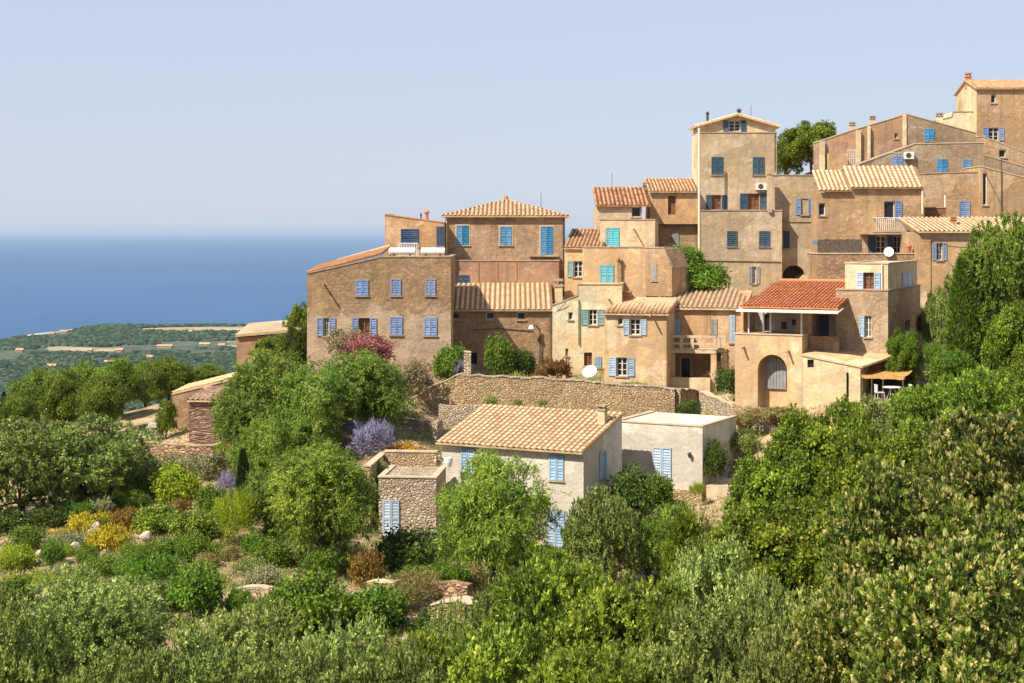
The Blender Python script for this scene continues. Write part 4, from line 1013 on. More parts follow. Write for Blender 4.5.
mb.build('lean_to_roof', M['ochre'], h.root)
# orange cloth awning on posts beside the lean-to
aw = empty('awning', h.W(ub+.05, .2, z0+2)); tag(aw, 'orange cloth awning on thin posts shading the patio beside the lean-to', 'awning')
aw.rotation_euler = (0, 0, h.a)
pts = [((ub+.1), .1, 374.5), ((ub+.3), 2.6, 367)]
Pw = []
nn_ = 10
zf_ = h.P(868, 375, .0)[1]-(z0+2); zk_ = h.P(880, 366.5, 2.4)[1]-(z0+2)
LW = h.P(911, 0, 1.2)[0]-ub-.2
mb = MB()
for j in range(5):
    for i in range(nn_+1):
        t = i/nn_; s = j/4; z = zf_*(1-s)+zk_*s-.10*math.sin(math.pi*s)-.05*abs(math.sin(t*9)); mb.v.append((t*LW+.1*s, s*2.5-.2, z))
k0 = len(mb.v)
for j in range(4):
    for i in range(nn_): a = j*(nn_+1)+i; mb.f.append((a, a+1, a+nn_+2, a+nn_+1))
for i in range(nn_+1): v = mb.v[i]; mb.v.append((v[0], v[1]-.01, v[2]-.16-.03*(i % 2)))
for i in range(nn_): mb.f.append((i, i+1, k0+i+1, k0+i))
mb.build('awning_cloth', M['awning'], aw)
for t in (.02, .24, .5, .96):
    mb = MB(); mb.tube([(t*LW, -.15, zf_-.02), (t*LW, -.15, -2.2)], [.04, .04], 6); mb.build('post', M['wood_g'], aw)
mb = MB(); mb.box(-.0, LW, 3.0, 3.1, -2.2, zk_-.1); mb.build('dark_shade_panel', M['wood_g'], aw)  # dark panel added to stand for the shade under the awning
# patio table and chairs
def plastic_chair(loc, rz, label):
    root = empty('patio_chair', loc, rz); tag(root, label, 'chair', 'pale patio chairs under the orange awning')
    mb = MB(); mb.box(-.24, .24, -.22, .24, .42, .46); mb.build('seat', M['metal_w'], root)
    mb = MB()
    for i in range(5): mb.box(-.22+.1*i, -.18+.1*i, .22, .25, .46, .86)
    mb.box(-.24, .24, .215, .255, .86, .91); mb.build('backrest', M['metal_w'], root)
    for a in (-1, 1):
        for b2 in (-1, 1): mb = MB(); mb.tube([(a*.2, b2*.19, .42), (a*.23, b2*.23, 0)], [.02, .015], 6); mb.build('leg', M['metal_w'], root)
pc = h.W(ub+2.0, -.5, 0)
zg = h.P(890, 399, -.5)[1]+h.o.z
root = empty('patio_table', (pc.x, pc.y, zg)); tag(root, 'pale garden table beneath the orange awning', 'table')
mb = MB(); mb.lathe([(.001, .70), (.55, .70), (.56, .72), (.55, .74), (.001, .74)], 20); mb.build('tabletop', M['metal_w'], root)
for k in range(3): t = k*2.09; mb = MB(); mb.tube([(.1*math.cos(t), .1*math.sin(t), .7), (.4*math.cos(t), .4*math.sin(t), 0)], [.02, .02], 6); mb.build('leg', M['metal_w'], root)
plastic_chair((pc.x-.8, pc.y-.3, zg), R_(100), 'pale patio chair on the left of the garden table under the awning')
plastic_chair((pc.x+.85, pc.y-.2, zg), R_(-80), 'pale patio chair on the right of the garden table under the awning')
h = House('garden_wall', 'short plastered garden wall behind the patio at the right', 'wall', 918, 108, 6, 337)
block(h, 917, 952, .5, 337.5, off=2.5, mat='pink', cap='coping')

# ---- 18 left sheds
h = House('clad_shed', 'shed with a stacked board front under a striped tile roof at the left', 'shed', 189, 106, -4, 400)
block(h, 189, 232, 4, 400.5, off=3.4, mat='board', cap=None, back=.6)
shed(h, 187, 232, 400.5, 390, 3.6, mat='t_pale', oh=.25, pitch=.34)
h = House('gabled_shed', 'brown shed with a pale roof edge rising to the right behind the clad shed', 'shed', 172, 110.5, 0, 394)
block(h, 172.5, 245, 6, [(172.5, 395), (245, 377)], off=3.6, mat='brown', cap='coping', ops=[dk(176, 425, 178, 429)])
u0 = h.P(171, 0, 0)[0]; z1 = h.P(171, 395, 0)[1]; u1 = h.P(247, 0, 0)[0]; z2 = h.P(247, 376, 0)[1]
tiles(h, (u0, 6.1, z1+.12), (u0, .32, z1+.12), (u1, 6.1, z2+.12), 't_orange')
h = House('hillside_shed', 'brown hut with a pale flat roof seen against the coast, left of the big house', 'shed', 236, 124, 0, 337)
block(h, 236.5, 300, 6, [(236.5, 337.5), (262, 336), (300, 331)], off=3.6, mat='brown', cap=None)
u0 = h.P(235.5, 0, -.2)[0]; z1 = h.P(236, 337, -.2)[1]; u1 = h.P(302, 0, -.2)[0]; z2 = h.P(300, 331.5, -.2)[1]
mb = MB(); P = [(u0, -.25, z1), (u1, -.25, z2), (u1, 6.2, z2+.5), (u0, 6.2, z1+.5)]; mb.v += P+[(x, y, z+.2) for x, y, z in P]
for f in ((0,1,2,3), (4,5,6,7), (0,1,5,4), (1,2,6,5), (2,3,7,6), (3,0,4,7)): mb.f.append(f)
mb.build('roof', M['tower'], h.root)

# ---- walls
def wall_line(name, label, pts, thick, mat, cap='coping', down=3.0, cat='wall', capt=.07):
    """pts: (px, py_top, Y); rough-topped wall along the line"""
    P = [at(*p) for p in pts]; root = empty(name, (P[0].x, P[0].y, P[0].z-down)); tag(root, label, cat); o0 = Vector(root.location)
    fine = []
    for a, b_ in zip(P[:-1], P[1:]):
        n = max(1, int((b_-a).length/.5))
        for i in range(n): fine.append(a.lerp(b_, i/n))
    fine.append(P[-1]); rnd = random.Random(len(label)); mb = MB(); mc = MB()
    for i, p in enumerate(fine):
        a = fine[max(0, i-1)]; b_ = fine[min(len(fine)-1, i+1)]; d = (b_-a); d.z = 0; d.normalize(); nn = Vector((-d.y, d.x, 0))*thick/2
        zt = p.z+rnd.uniform(-.07, .07)
        for q, z in ((p-nn, p.z-down), (p-nn, zt), (p+nn, zt), (p+nn, p.z-down)): mb.v.append((q.x-o0.x, q.y-o0.y, z-o0.z))
        nn2 = nn*1.12
        for q, z in ((p-nn2, zt+.004), (p-nn2, zt+capt), (p+nn2, zt+capt), (p+nn2, zt+.004)): mc.v.append((q.x-o0.x, q.y-o0.y, z-o0.z))
    for m_ in (mb, mc):
        k = len(fine)
        for i in range(k-1):
            for j in range(4): m_.f.append((4*i+j, 4*i+4+j, 4*i+4+(j+1) % 4, 4*i+(j+1) % 4))
        m_.f.append((0, 1, 2, 3)); m_.f.append(tuple(4*(k-1)+j for j in range(4)))
    mb.build('wall_body', M[mat], root)
    if cap: mc.build('coping', M[cap], root)
    return root
wall_line('retaining_wall', 'long sunlit rubble retaining wall running below the tan houses', [(462, 375.5, 104), (560, 379.5, 103.6), (675, 389, 102.6)], .7, 'stone', 'stone_pale', 3.6)
wall_line('retaining_wall', 'short shaded stretch of stone wall turning back under the balcony house', [(676, 389, 102.6), (690, 391, 105), (706, 391, 106)], .6, 'stone', 'coping_d', 3.2)
wall_line('retaining_wall', 'rubble wall sloping down rightwards beside the arch house', [(702, 391, 105), (735, 406, 102), (758, 418, 99.5), (785, 436, 96.5)], .5, 'stone_pale', 'coping', 3.0)
wall_line('retaining_wall', 'rubble wall climbing to the foot of the arch house', [(735, 403, 101), (758, 407, 99.6), (800, 414, 97.8), (840, 409, 96.5)], .6, 'stone', None, 3.0)
wall_line('retaining_wall', 'brown stone wall with a slanting pale coping left of the long retaining wall', [(404, 404, 104.5), (434, 385.5, 104.4), (463, 373.5, 104.2)], .5, 'stone', 'coping', 3.4)
wall_line('retaining_wall', 'pale rubble wall stepping up behind the farmhouse roof', [(439.5, 405, 100.5), (462, 405, 100.3), (506, 406, 100)], .5, 'stone_pale', None, 3.2)
wall_line('retaining_wall', 'lowest tier of pale rubble wall left of the farmhouse', [(411, 419, 99.6), (425, 420.5, 98.8), (440, 422, 98)], .5, 'stone_pale', None, 3.2)
wall_line('garden_pier', 'small weathered stone pier at the top of the slanting wall', [(464, 352, 105), (471, 352, 105)], .6, 'stone_pale', 'coping', 2.0, 'pier')
wall_line('garden_wall', 'low rubble garden wall below the clad shed', [(116, 446, 106), (150, 443, 104.6), (216, 446, 102.5)], .5, 'stone_red', 'coping_d', 2.0)
wall_line('garden_wall', 'short reddish brick garden wall at the foot of the clad shed', [(196, 446, 103.6), (215, 448, 103)], .7, 'stone_red', 'coping_d', 2.0)
wall_line('garden_wall', 'low pale block wall among bushes below the stone outbuilding', [(371, 581, 72.5), (398, 583, 71.5)], .5, 'stone_red', 'coping', 1.2)
wall_line('garden_wall', 'low stone step wall above the bottom trees, right of the block wall', [(436, 602, 69), (462, 601, 68.4), (484, 603, 68)], .9, 'stone_red', 'coping', 1.4)
wall_line('garden_wall', 'reddish bank wall just under the green hedge by the outbuilding', [(432, 581, 72.5), (470, 583, 71.5)], .5, 'stone_red', None, 1.6)
wall_line('garden_wall', 'long low dry-stone edge on the garden path at the lower left', [(118, 592, 71.5), (160, 594, 71), (215, 600, 70)], .5, 'stone_red', 'coping_d', .9)
wall_line('garden_wall', 'thin pale border edging the path beside the variegated bush', [(238, 588, 73), (262, 588, 72.6), (278, 589, 72.2)], .35, 'stone_pale', 'coping', .5)

# ---- aerials, cables and pipes that clutter the roofs
def aerial(label, px, py, Y, hgt):
    p = at(px, py, Y); root = empty('tv_aerial', p); tag(root, label, 'aerial')
    mb = MB(); mb.tube([(0, 0, -.6), (0, 0, hgt)], [.025, .02], 6); mb.build('mast', M['metal'], root)
    mb = MB(); mb.tube([(-.45, 0, hgt-.1), (.45, .1, hgt-.1)], [.015, .015], 5)
    for i in range(5): x = -.4+.2*i; mb.tube([(x, -.22, hgt-.1), (x, .25, hgt-.1)], [.01, .01], 4)
    mb.build('antenna_head', M['metal_w'], root)
aerial('thin tv aerial on the hipped house\'s right roof slope', 541, 210, 121, 1.3)
aerial('thin tv aerial on the tower\'s gable roof', 751, 119, 129, 1.1)
aerial('thin tv aerial on the brown wall beside the sloping coping', 917, 143, 132, 1.4)
aerial('thin tv aerial over the long roof behind the white railed balcony', 897, 168, 125, 1.3)
aerial('thin tv aerial on the small mossy roof', 612, 188, 127, 1.2)
def cable(label, a, b_, sag, r=.022):
    A_, B_ = at(*a), at(*b_); mb = MB(); pts = []
    for i in range(13):
        t = i/12; p = (B_-A_)*t; p.z -= sag*4*t*(1-t); pts.append(p)
    mb.tube(pts, [r]*13, 5); tag(mb.build('overhead_cable', M['metal'], None, A_), label, 'cable')
cable('dark cable sagging from the tower wing to the balcony house roof corner', (812, 182, 125.8), (846, 188, 120.8), .3)
cable('dark cable strung across the front of the low roadside house wall', (922, 236, 114.3), (1010, 233, 114.2), .5)
cable('dark cable crossing between tan house eave and ochre house', (668, 312, 107), (706, 310, 109.8), .25)
cable('thin cable from the low brown house to the cream gable', (540, 318, 112), (566, 302, 111.2), .3)
cable('thin cable running down from the stepped wall to the low roadside roof', (984, 170, 125.8), (1020, 222, 114), .6)

for (x, y0, y1, Y, mt, r_) in ((446.5, 218, 258, 118.9, 'awning_w', .05), (563.3, 219, 262, 118.9, 'metal', .05), (551, 312, 372, 112.3, 'metal', .05), (664.5, 315, 384, 107.3, 'metal', .045), (775.2, 134, 172, 126.8, 'metal', .05), (922.3, 190, 214, 120.8, 'awning_w', .06), (579, 300, 345, 111.2, 'metal', .04)):
    p0, p1 = at(x, y0, Y), at(x, y1, Y); mb = MB(); q = p1-p0; mb.tube([(0, .25, .1), (0, 0, -.1), (0, 0, q.z)], [r_]*3, 7)
    host = min((o for o in col.objects if o.type == 'EMPTY' and o.get('category') == 'house'), key=lambda o: min((Vector((o.location.x+u, Y, 0))-Vector((p0.x, o.location.y, 0))).length for u in (0,))+abs(o.location.z-p0.z)*.1)
    o = mb.build('downpipe', M[mt], None, p0); bpy.context.view_layer.update(); o.parent = host; o.matrix_parent_inverse = host.matrix_world.inverted()
# ============================================================ vegetation
def unit(a): return a/np.maximum(np.linalg.norm(a, axis=-1, keepdims=True), 1e-9)
def leaves(P, A, L, Wd, rng, tone, N=None):
    """one rhombic leaf per point P along axis A"""
    n = len(P); r = rng.normal(size=(n, 3))
    if N is not None: r = N+r*.42          # blades turn their face outwards
    r = unit(np.cross(A, r))
    L = L*rng.uniform(.7, 1.25, (n, 1)); Wd = Wd*rng.uniform(.7, 1.25, (n, 1))
    nn = np.cross(A, r)
    v0 = P; v1 = P+A*L*.5+r*Wd*.5+nn*Wd*.12; v2 = P+A*L; v3 = P+A*L*.5-r*Wd*.5+nn*Wd*.12
    V = np.stack([v0, v1, v2, v3], 1).reshape(-1, 3); Q = np.arange(4*n).reshape(n, 4)
    return V, Q, tone
KIND = {}
def crown(seed, R, lobes, lr, tufts, lpt, L, Wd, mode, tr, zb=-.35, inner=.22, tip=0.0, zoff=1.0, lump=.25, sup=0):
    """leaf cloud: lobes on an uneven ellipsoid, tufts on each lobe, leaves on each tuft. Returns verts, quads, tone, lobe centres"""
    rng = np.random.default_rng(seed); R = np.array(R, float)
    d = unit(rng.normal(size=(lobes*3, 3))); d = d[d[:, 2] > zb][:lobes]
    rad = rng.uniform(1-lump*1.6, 1.0+lump*.35, (len(d), 1)); k = int(len(d)*inner); rad[:k] *= rng.uniform(.35, .8, (k, 1))
    Cn = d*rad*(R-lr*.75)
    if sup:                  # big boughs with gaps between them, lobes sit round each bough
        sd = unit(rng.normal(size=(sup*6, 3))); sd = sd[sd[:, 2] > max(zb, -.6)]
        keep = [sd[0]]
        for q in sd[1:]:
            if len(keep) < sup and min(np.linalg.norm(q-k_) for k_ in keep) > .62: keep.append(q)
        sd = np.array(keep); si = rng.integers(0, len(sd), len(d)); br_ = rng.uniform(.34, .5, len(sd))
        bc = sd*(1-br_[:, None])*rng.uniform(.82, 1.05, (len(sd), 1))
        dd_ = unit(rng.normal(size=(len(d), 3))+sd[si]*.7+np.array([0, 0, .15])); d = dd_
        Cn = (bc[si]+dd_*br_[si][:, None]*rng.uniform(.75, 1.05, (len(d), 1)))*(R-lr*.35); Cn[:k] = d[:k]*R*rng.uniform(.2, .5, (k, 1))
        slt = rng.uniform(-.10, .10, len(sd))[si]
    else: slt = 0
    lobe_r = lr*rng.uniform(.6, 1.25, len(d)); lt = rng.uniform(-.12, .12, len(d))+slt
    li = np.repeat(np.arange(len(d)), tufts)
    td = unit(rng.normal(size=(len(li), 3))+d[li]*.55+np.array([0, 0, .25]))
    tp = Cn[li]+td*(lobe_r[li]*rng.uniform(.55, 1.08, len(li)))[:, None]*np.array([1, 1, .85])
    tt = lt[li]+rng.uniform(-.13, .13, len(li))+rng.uniform(0, 1, len(li))**8*.1
    ti = np.repeat(np.arange(len(tp)), lpt); n = len(ti)
    if mode == 'weep':
        drop = rng.uniform(0, 1, n); ln = rng.uniform(.2, 1.0, len(tp))[ti]*tr*3.2
        sw = rng.normal(0, .10, (len(tp), 2))[ti]
        P = tp[ti]+np.stack([rng.normal(0, tr*.32, n)+sw[:, 0]*drop*3, rng.normal(0, tr*.32, n)+sw[:, 1]*drop*3, -drop*ln+tr*1.4], 1)
        A = unit(np.array([0, 0, -.55])+td[ti]*.3+rng.normal(0, .6, (n, 3)))
    elif mode == 'sprig':     # upright shoots
        ax = unit(td*.8+np.array([0, 0, .9])+rng.normal(0, .30, (len(tp), 3)))[ti]; s = rng.uniform(0, 1, n)
        P = tp[ti]+ax*(s*tr*3.2)[:, None]+rng.normal(0, tr*.30, (n, 3))
        A = unit(ax*.8+rng.normal(0, .55, (n, 3)))
    elif mode == 'spike':
        A = unit(td[ti]*.9+rng.normal(0, .35, (n, 3))+np.array([0, 0, .3])); P = tp[ti]+rng.normal(0, tr*.3, (n, 3))
    else:
        P = tp[ti]+rng.normal(0, tr, (n, 3)); A = unit(td[ti]*.5+rng.normal(0, .8, (n, 3)))
    tone = np.clip(.5+tt[ti]+rng.normal(0, .16, n), 0, 1)
    if tip > 0:              # pale young shoots at the tips of some tufts
        isn = rng.uniform(0, 1, len(tp)) < tip; m = isn[ti] & (rng.uniform(0, 1, n) < .6)
        P[m] = P[m]+td[ti][m]*tr*.8; tone[m] = np.clip(.93+rng.normal(0, .05, m.sum()), .82, 1); tone[~m] = np.minimum(tone[~m], .78)
    P[:, 2] += R[2]*zoff
    Cn = Cn+np.array([0, 0, R[2]*zoff])
    V, Q, t = leaves(P, A, L, Wd, rng, tone, unit(td[ti]*1.0+d[li][ti]*.9))
    return V, Q, t, Cn, lobe_r
def tree_proto(key, mat, trunk_h, seed, R, lobes, lr, tufts, lpt, L, Wd, mode, tr, tw=.16, bark='bark', **k):
    V, Q, t, Cn, lrr = crown(seed, R, lobes, lr, tufts, lpt, L, Wd, mode, tr, **k)
    V[:, 2] += trunk_h
    rng = random.Random(seed); mb = MB()
    top = Vector((rng.uniform(-.2, .2), rng.uniform(-.2, .2), trunk_h+R[2]*.45))
    mid = top*.5+Vector((rng.uniform(-.15, .15), rng.uniform(-.15, .15), 0))
    mb.tube([(0, 0, -.8), (0, 0, .0), mid, top], [tw*1.7, tw*1.25, tw, tw*.7], 9)
    idx = list(range(len(Cn))); rng.shuffle(idx)
    for i in idx[:11]:
        e = Vector(Cn[i])+Vector((0, 0, trunk_h)); s = mid.lerp(top, rng.random()); q = s.lerp(e, .5)+Vector((rng.uniform(-.15, .15), rng.uniform(-.15, .15), -.12))
        mb.tube([s, q, e], [tw*.5, tw*.3, tw*.1], 6, cap=False)
    me = np_mesh(key+'_crown', V, Q, M[mat], t)
    trunk = mb.build('trunk', M[bark]); tm = trunk.data; bpy.data.objects.remove(trunk)
    KIND[key] = (me, tm, R[0], trunk_h, R[2]*2)
def shrub_proto(key, seed, R, lobes, lr, tufts, lpt, L, Wd, mode, tr, mat='lf_green', **k):
    V, Q, t, Cn, lrr = crown(seed, R, lobes, lr, tufts, lpt, L, Wd, mode, tr, zb=-.25, zoff=.55, **k)
    KIND[key] = (np_mesh(key, V, Q, M[mat], t), None, R[0], 0, R[2]*1.55)
# leaf colours (dark, mid, light)
M['lf_olive'] = m_leaf('leaf_olive', [(.0, (0.038,0.051,0.012)), (.45, (0.174,0.219,0.05)), (.8, (0.384,0.44,0.113)), (1, (0.582,0.612,0.184))], .22, .30)
M['lf_grey']  = m_leaf('leaf_grey_olive', [(.0, (0.049,0.068,0.018)), (.45, (0.205,0.258,0.065)), (.8, (0.417,0.485,0.13)), (1, (0.569,0.618,0.18))], .22, .30)
M['lf_bright'] = m_leaf('leaf_bright', [(.0, (0.029,0.045,0.005)), (.45, (0.129,0.186,0.022)), (.8, (0.305,0.395,0.043)), (1, (0.503,0.551,0.085))], .30, .25)
M['lf_oak']   = m_leaf('leaf_oak', [(.0, (0.018,0.032,0.003)), (.45, (0.102,0.151,0.013)), (.8, (0.29,0.348,0.032)), (1, (0.442,0.443,0.054))], .28, .25)
M['lf_laurel'] = m_leaf('leaf_laurel', [(.0, (0.015,0.026,0.004)), (.5, (0.116,0.175,0.023)), (.78, (0.292,0.344,0.051)), (.83, (0.42,0.38,0.12)), (1, (0.58,0.5,0.2))], .24, .35)
M['lf_weep']  = m_leaf('leaf_weeping', [(.0, (0.054,0.099,0.013)), (.45, (0.172,0.271,0.035)), (.8, (0.342,0.448,0.064)), (1, (0.555,0.575,0.113))], .32, .2)
M['lf_weepd'] = m_leaf('leaf_weeping_dark', [(.0, (0.042,0.077,0.012)), (.45, (0.139,0.224,0.03)), (.78, (0.267,0.358,0.053)), (.85, (0.322,0.31,0.095)), (1, (0.345,0.312,0.102))], .28, .25)
M['lf_green'] = m_leaf('leaf_green', [(.0, (0.038,0.082,0.011)), (.5, (0.104,0.192,0.019)), (1, (0.265,0.347,0.038))], .25, .25)
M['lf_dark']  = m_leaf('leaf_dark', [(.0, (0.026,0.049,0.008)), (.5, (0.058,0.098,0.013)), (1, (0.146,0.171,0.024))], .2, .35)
M['lf_lime']  = m_leaf('leaf_lime', [(.0, (0.097,0.146,0.01)), (.5, (0.243,0.309,0.022)), (1, (0.486,0.483,0.044))], .3, .2)
M['lf_yellow'] = m_leaf('leaf_yellow', [(.0, (.14,.15,.02)), (.4, (.38,.31,.03)), (1, (.70,.50,.05))], .25, .1)
M['lf_gold'] = m_leaf('leaf_gold', [(.0, (.13,.10,.02)), (.4, (.42,.24,.03)), (1, (.75,.38,.04))], .25, .1)
M['lf_silver'] = m_leaf('leaf_silver', [(.0, (0.124,0.131,0.065)), (.5, (0.249,0.255,0.122)), (1, (0.469,0.451,0.224))], .2, .2)
M['lf_purple'] = m_leaf('flower_purple', [(.0, (.10,.12,.08)), (.4, (.24,.21,.36)), (1, (.46,.40,.64))], .25, .1)
M['lf_red'] = m_leaf('flower_crimson', [(.0, (0.08,0.095,0.039)), (.35, (0.269,0.104,0.1)), (1, (0.468,0.158,0.176))], .25, .1)
M['lf_rust'] = m_leaf('leaf_rust', [(.0, (0.09,0.066,0.026)), (.5, (0.202,0.107,0.029)), (1, (0.338,0.198,0.058))], .25, .1)
M['lf_dry'] = m_leaf('leaf_dry', [(.0, (.12,.11,.035)), (.5, (.26,.22,.08)), (1, (.46,.38,.17))], .25, .1)
M['lf_cypress'] = m_leaf('leaf_cypress', [(.0, (0.017,0.037,0.01)), (.5, (0.034,0.067,0.014)), (1, (0.069,0.11,0.024))], .15, .2)
M['lf_pink'] = m_leaf('leaf_cream_pink', [(.0, (.10,.12,.04)), (.5, (.30,.24,.14)), (1, (.52,.38,.28))], .25, .1)
M['lf_pine'] = m_leaf('leaf_pine', [(.0, (0.027,0.05,0.007)), (.5, (0.118,0.178,0.022)), (1, (0.308,0.385,0.046))], .25, .2)

# trees: kind, material, trunk height, seed, radii, ...
tree_proto('olive', 'lf_olive', -.2, 1, (3.2, 3.2, 2.5), 84, .90, 24, 21, .17, .080, 'sprig', .085, lump=.34, zb=-.9, sup=13)
tree_proto('olive_b', 'lf_grey', -.2, 2, (3.2, 3.2, 2.5), 74, .95, 25, 22, .16, .075, 'sprig', .09, lump=.38, zb=-.9, sup=13)
tree_proto('bright', 'lf_bright', .1, 3, (3.2, 3.2, 2.8), 90, .80, 25, 21, .18, .095, 'sprig', .10, lump=.42, zb=-.8, sup=13)
tree_proto('oak', 'lf_oak', .4, 4, (3.6, 3.6, 3.4), 110, .88, 28, 18, .19, .13, 'rand', .11, lump=.36, zb=-.85, sup=13)
tree_proto('laurel', 'lf_laurel', .2, 5, (3.4, 3.4, 3.8), 120, .74, 31, 20, .155, .085, 'spike', .09, tip=.30, lump=.34, zb=-.85, sup=13)
tree_proto('weeping', 'lf_weep', -.2, 6, (2.6, 2.6, 2.5), 74, .8, 26, 22, .20, .05, 'weep', .20, lump=.38, tw=.12, zb=-.9, sup=13)
tree_proto('weeping_b', 'lf_weepd', -.2, 7, (3.2, 3.2, 3.0), 100, .85, 26, 20, .20, .06, 'weep', .18, lump=.38, zb=-.8, sup=13)
tree_proto('holm', 'lf_pine', 1.1, 8, (3.2, 3.2, 2.7), 70, 1.0, 34, 13, .24, .12, 'rand', .17, lump=.34, zb=-.55, sup=13)
tree_proto('holm_low', 'lf_pine', .2, 18, (3.2, 3.2, 2.9), 80, 1.0, 34, 13, .24, .12, 'rand', .17, lump=.36, zb=-.8, sup=13)
def cypress_proto(key, seed, r, hgt):
    rng = np.random.default_rng(seed); n = 16000
    z = rng.uniform(0, 1, n); th = rng.uniform(0, 6.283, n)
    prof = np.sin(np.pi*np.clip(z, 0, 1)**.75)**.6*(1-z*.35)
    rr = r*prof*(rng.uniform(.0, 1, n)**.35)*(1+.18*np.sin(th*5+z*21))
    P = np.stack([rr*np.cos(th), rr*np.sin(th), z*hgt], 1)
    A = unit(np.stack([np.cos(th)*.4, np.sin(th)*.4, np.ones(n)], 1)+rng.normal(0, .25, (n, 3)))
    V, Q, t = leaves(P, A, .22, .07, rng, np.clip(rng.normal(.5, .2, n), 0, 1))
    mb = MB(); mb.tube([(0, 0, -.6), (0, 0, hgt*.7)], [.12, .04], 7); tr_ = mb.build('trunk', M['bark']); tm = tr_.data; bpy.data.objects.remove(tr_)
    KIND[key] = (np_mesh(key, V, Q, M['lf_cypress'], t), tm, r, 0, hgt)
cypress_proto('cypress', 9, .55, 6.0)
# shrubs
shrub_proto('round', 20, (.9, .9, .72), 26, .34, 16, 12, .10, .055, 'rand', .07, lump=.12)
shrub_proto('loose', 21, (1.0, 1.0, .85), 24, .36, 15, 13, .15, .055, 'sprig', .09, lump=.3)
shrub_proto('spiky', 22, (.9, .9, .75), 20, .30, 14, 14, .24, .04, 'spike', .09, lump=.25)
shrub_proto('broad', 23, (1.1, 1.1, .9), 30, .34, 16, 15, .13, .085, 'rand', .12, lump=.3)
shrub_proto('mat', 24, (1.0, 1.0, .38), 26, .26, 16, 12, .09, .05, 'rand', .06, lump=.3)
shrub_proto('wispy', 25, (.9, .9, .9), 20, .32, 12, 14, .26, .028, 'sprig', .12, lump=.3)

rnd = random.Random(77)
def put(key, name, cat, label, loc, width, height, mat=None, group=None, rz=None):
    me, tm, r0, th, h0 = KIND[key]
    sx_ = width/(2*r0); H0 = th+h0; szz = height/H0
    if tm is None:
        o = link(name, me, None, loc); o.scale = (sx_, sx_*rnd.uniform(.92, 1.08), szz); o.rotation_euler = (0, 0, rnd.uniform(0, 6.28) if rz is None else rz)
        tag(o, label, cat, group)
        if mat: o.material_slots[0].link = 'OBJECT'; o.material_slots[0].material = M[mat]
        return o
    root = empty(name, loc, rnd.uniform(0, 6.28) if rz is None else rz); root.scale = (sx_, sx_, szz); tag(root, label, cat, group)
    t = link('trunk', tm, root); c_ = link('crown', me, root)
    if mat: c_.material_slots[0].link = 'OBJECT'; c_.material_slots[0].material = M[mat]
    return root
def tree(key, label, px, top, Y, wpx, mat=None, group=None, name=None, base=None, zg=None):
    """px: picture centre, top: picture row of the crown's top at distance Y; the foot stands on the ground"""
    p = at(px, top, Y); g = gz(p.x, Y) if zg is None else zg
    H = p.z-g
    nm = name or {'olive': 'olive_tree', 'olive_b': 'olive_tree', 'bright': 'leafy_tree', 'oak': 'oak_tree', 'laurel': 'laurel_tree', 'weeping': 'weeping_tree', 'weeping_b': 'weeping_tree', 'holm': 'evergreen_tree', 'holm_low': 'evergreen_tree', 'cypress': 'cypress_tree'}[key]
    if H < 1.2: print('LOW', label, round(H, 2)); H = 1.2
    if H > 12: print('TALL', label, round(H, 2))
    return put(key, nm, 'tree', label, (p.x, Y, g), wpx*Y/F, H, mat, group)
def shrub(key, mat, label, px, base, wpx, hpx, name='shrub', cat='shrub', group=None, Y=None):
    p = cast(px, base) if Y is None else at(px, base, Y)
    o = put(key, name, cat, label, (p.x, p.y, p.z-.08), wpx*p.y/F, hpx*p.y/F, mat, group)
    return o

G = 'trees in the foreground'
T = tree
# bottom right laurels and oaks
T('laurel', 'large laurel with pale flower tips filling the lower right corner', 960, 520, 38, 215, group=G)
T('laurel', 'tall laurel with cream shoots at the right edge, above the corner laurel', 1000, 395, 55, 190, group=G)
T('laurel', 'broad laurel with pale tips left of the tall right-edge laurel', 900, 445, 52, 170, group=G)
T('laurel', 'pale-tipped laurel at the bottom between grey olive and corner laurel', 860, 560, 42, 150, group=G)
T('laurel', 'laurel at the right edge midway down, behind the corner laurel', 1030, 470, 47, 150, group=G)
T('laurel', 'small laurel crown on the right slope just below the orange awning\'s bushes', 965, 402, 66, 110, group=G)
T('oak', 'dark green oak crown at the left of the right-hand tree mass beside the annex', 778, 450, 72, 112, group=G)
T('oak', 'tall rounded dark oak in front of the arch house path', 822, 402, 74, 120, group=G)
T('oak', 'oak crown between the tall rounded oak and the laurels', 880, 425, 68, 120, group=G)
T('oak', 'lower dark oak crown above the grey-green olives right of centre', 770, 500, 62, 140, group=G)
T('oak', 'deep green oak in the middle of the right-hand tree mass', 850, 490, 60, 130, group=G)
T('olive', 'grey-green olive crown rising under the patio of the arch house', 868, 402, 84, 76)
T('bright', 'light green bushy tree under the orange awning', 925, 385, 84, 90)
T('bright', 'bright tree at the right edge above the laurels', 985, 368, 80, 110)
T('oak', 'dark tree crown at the far right edge above the laurels', 1035, 360, 84, 90)
T('oak', 'leafy green crown hiding the bank below the arch', 792, 424, 80, 66)
T('bright', 'light green crown below the lean-to, right of the arch', 845, 398, 82, 66, mat='lf_oak')
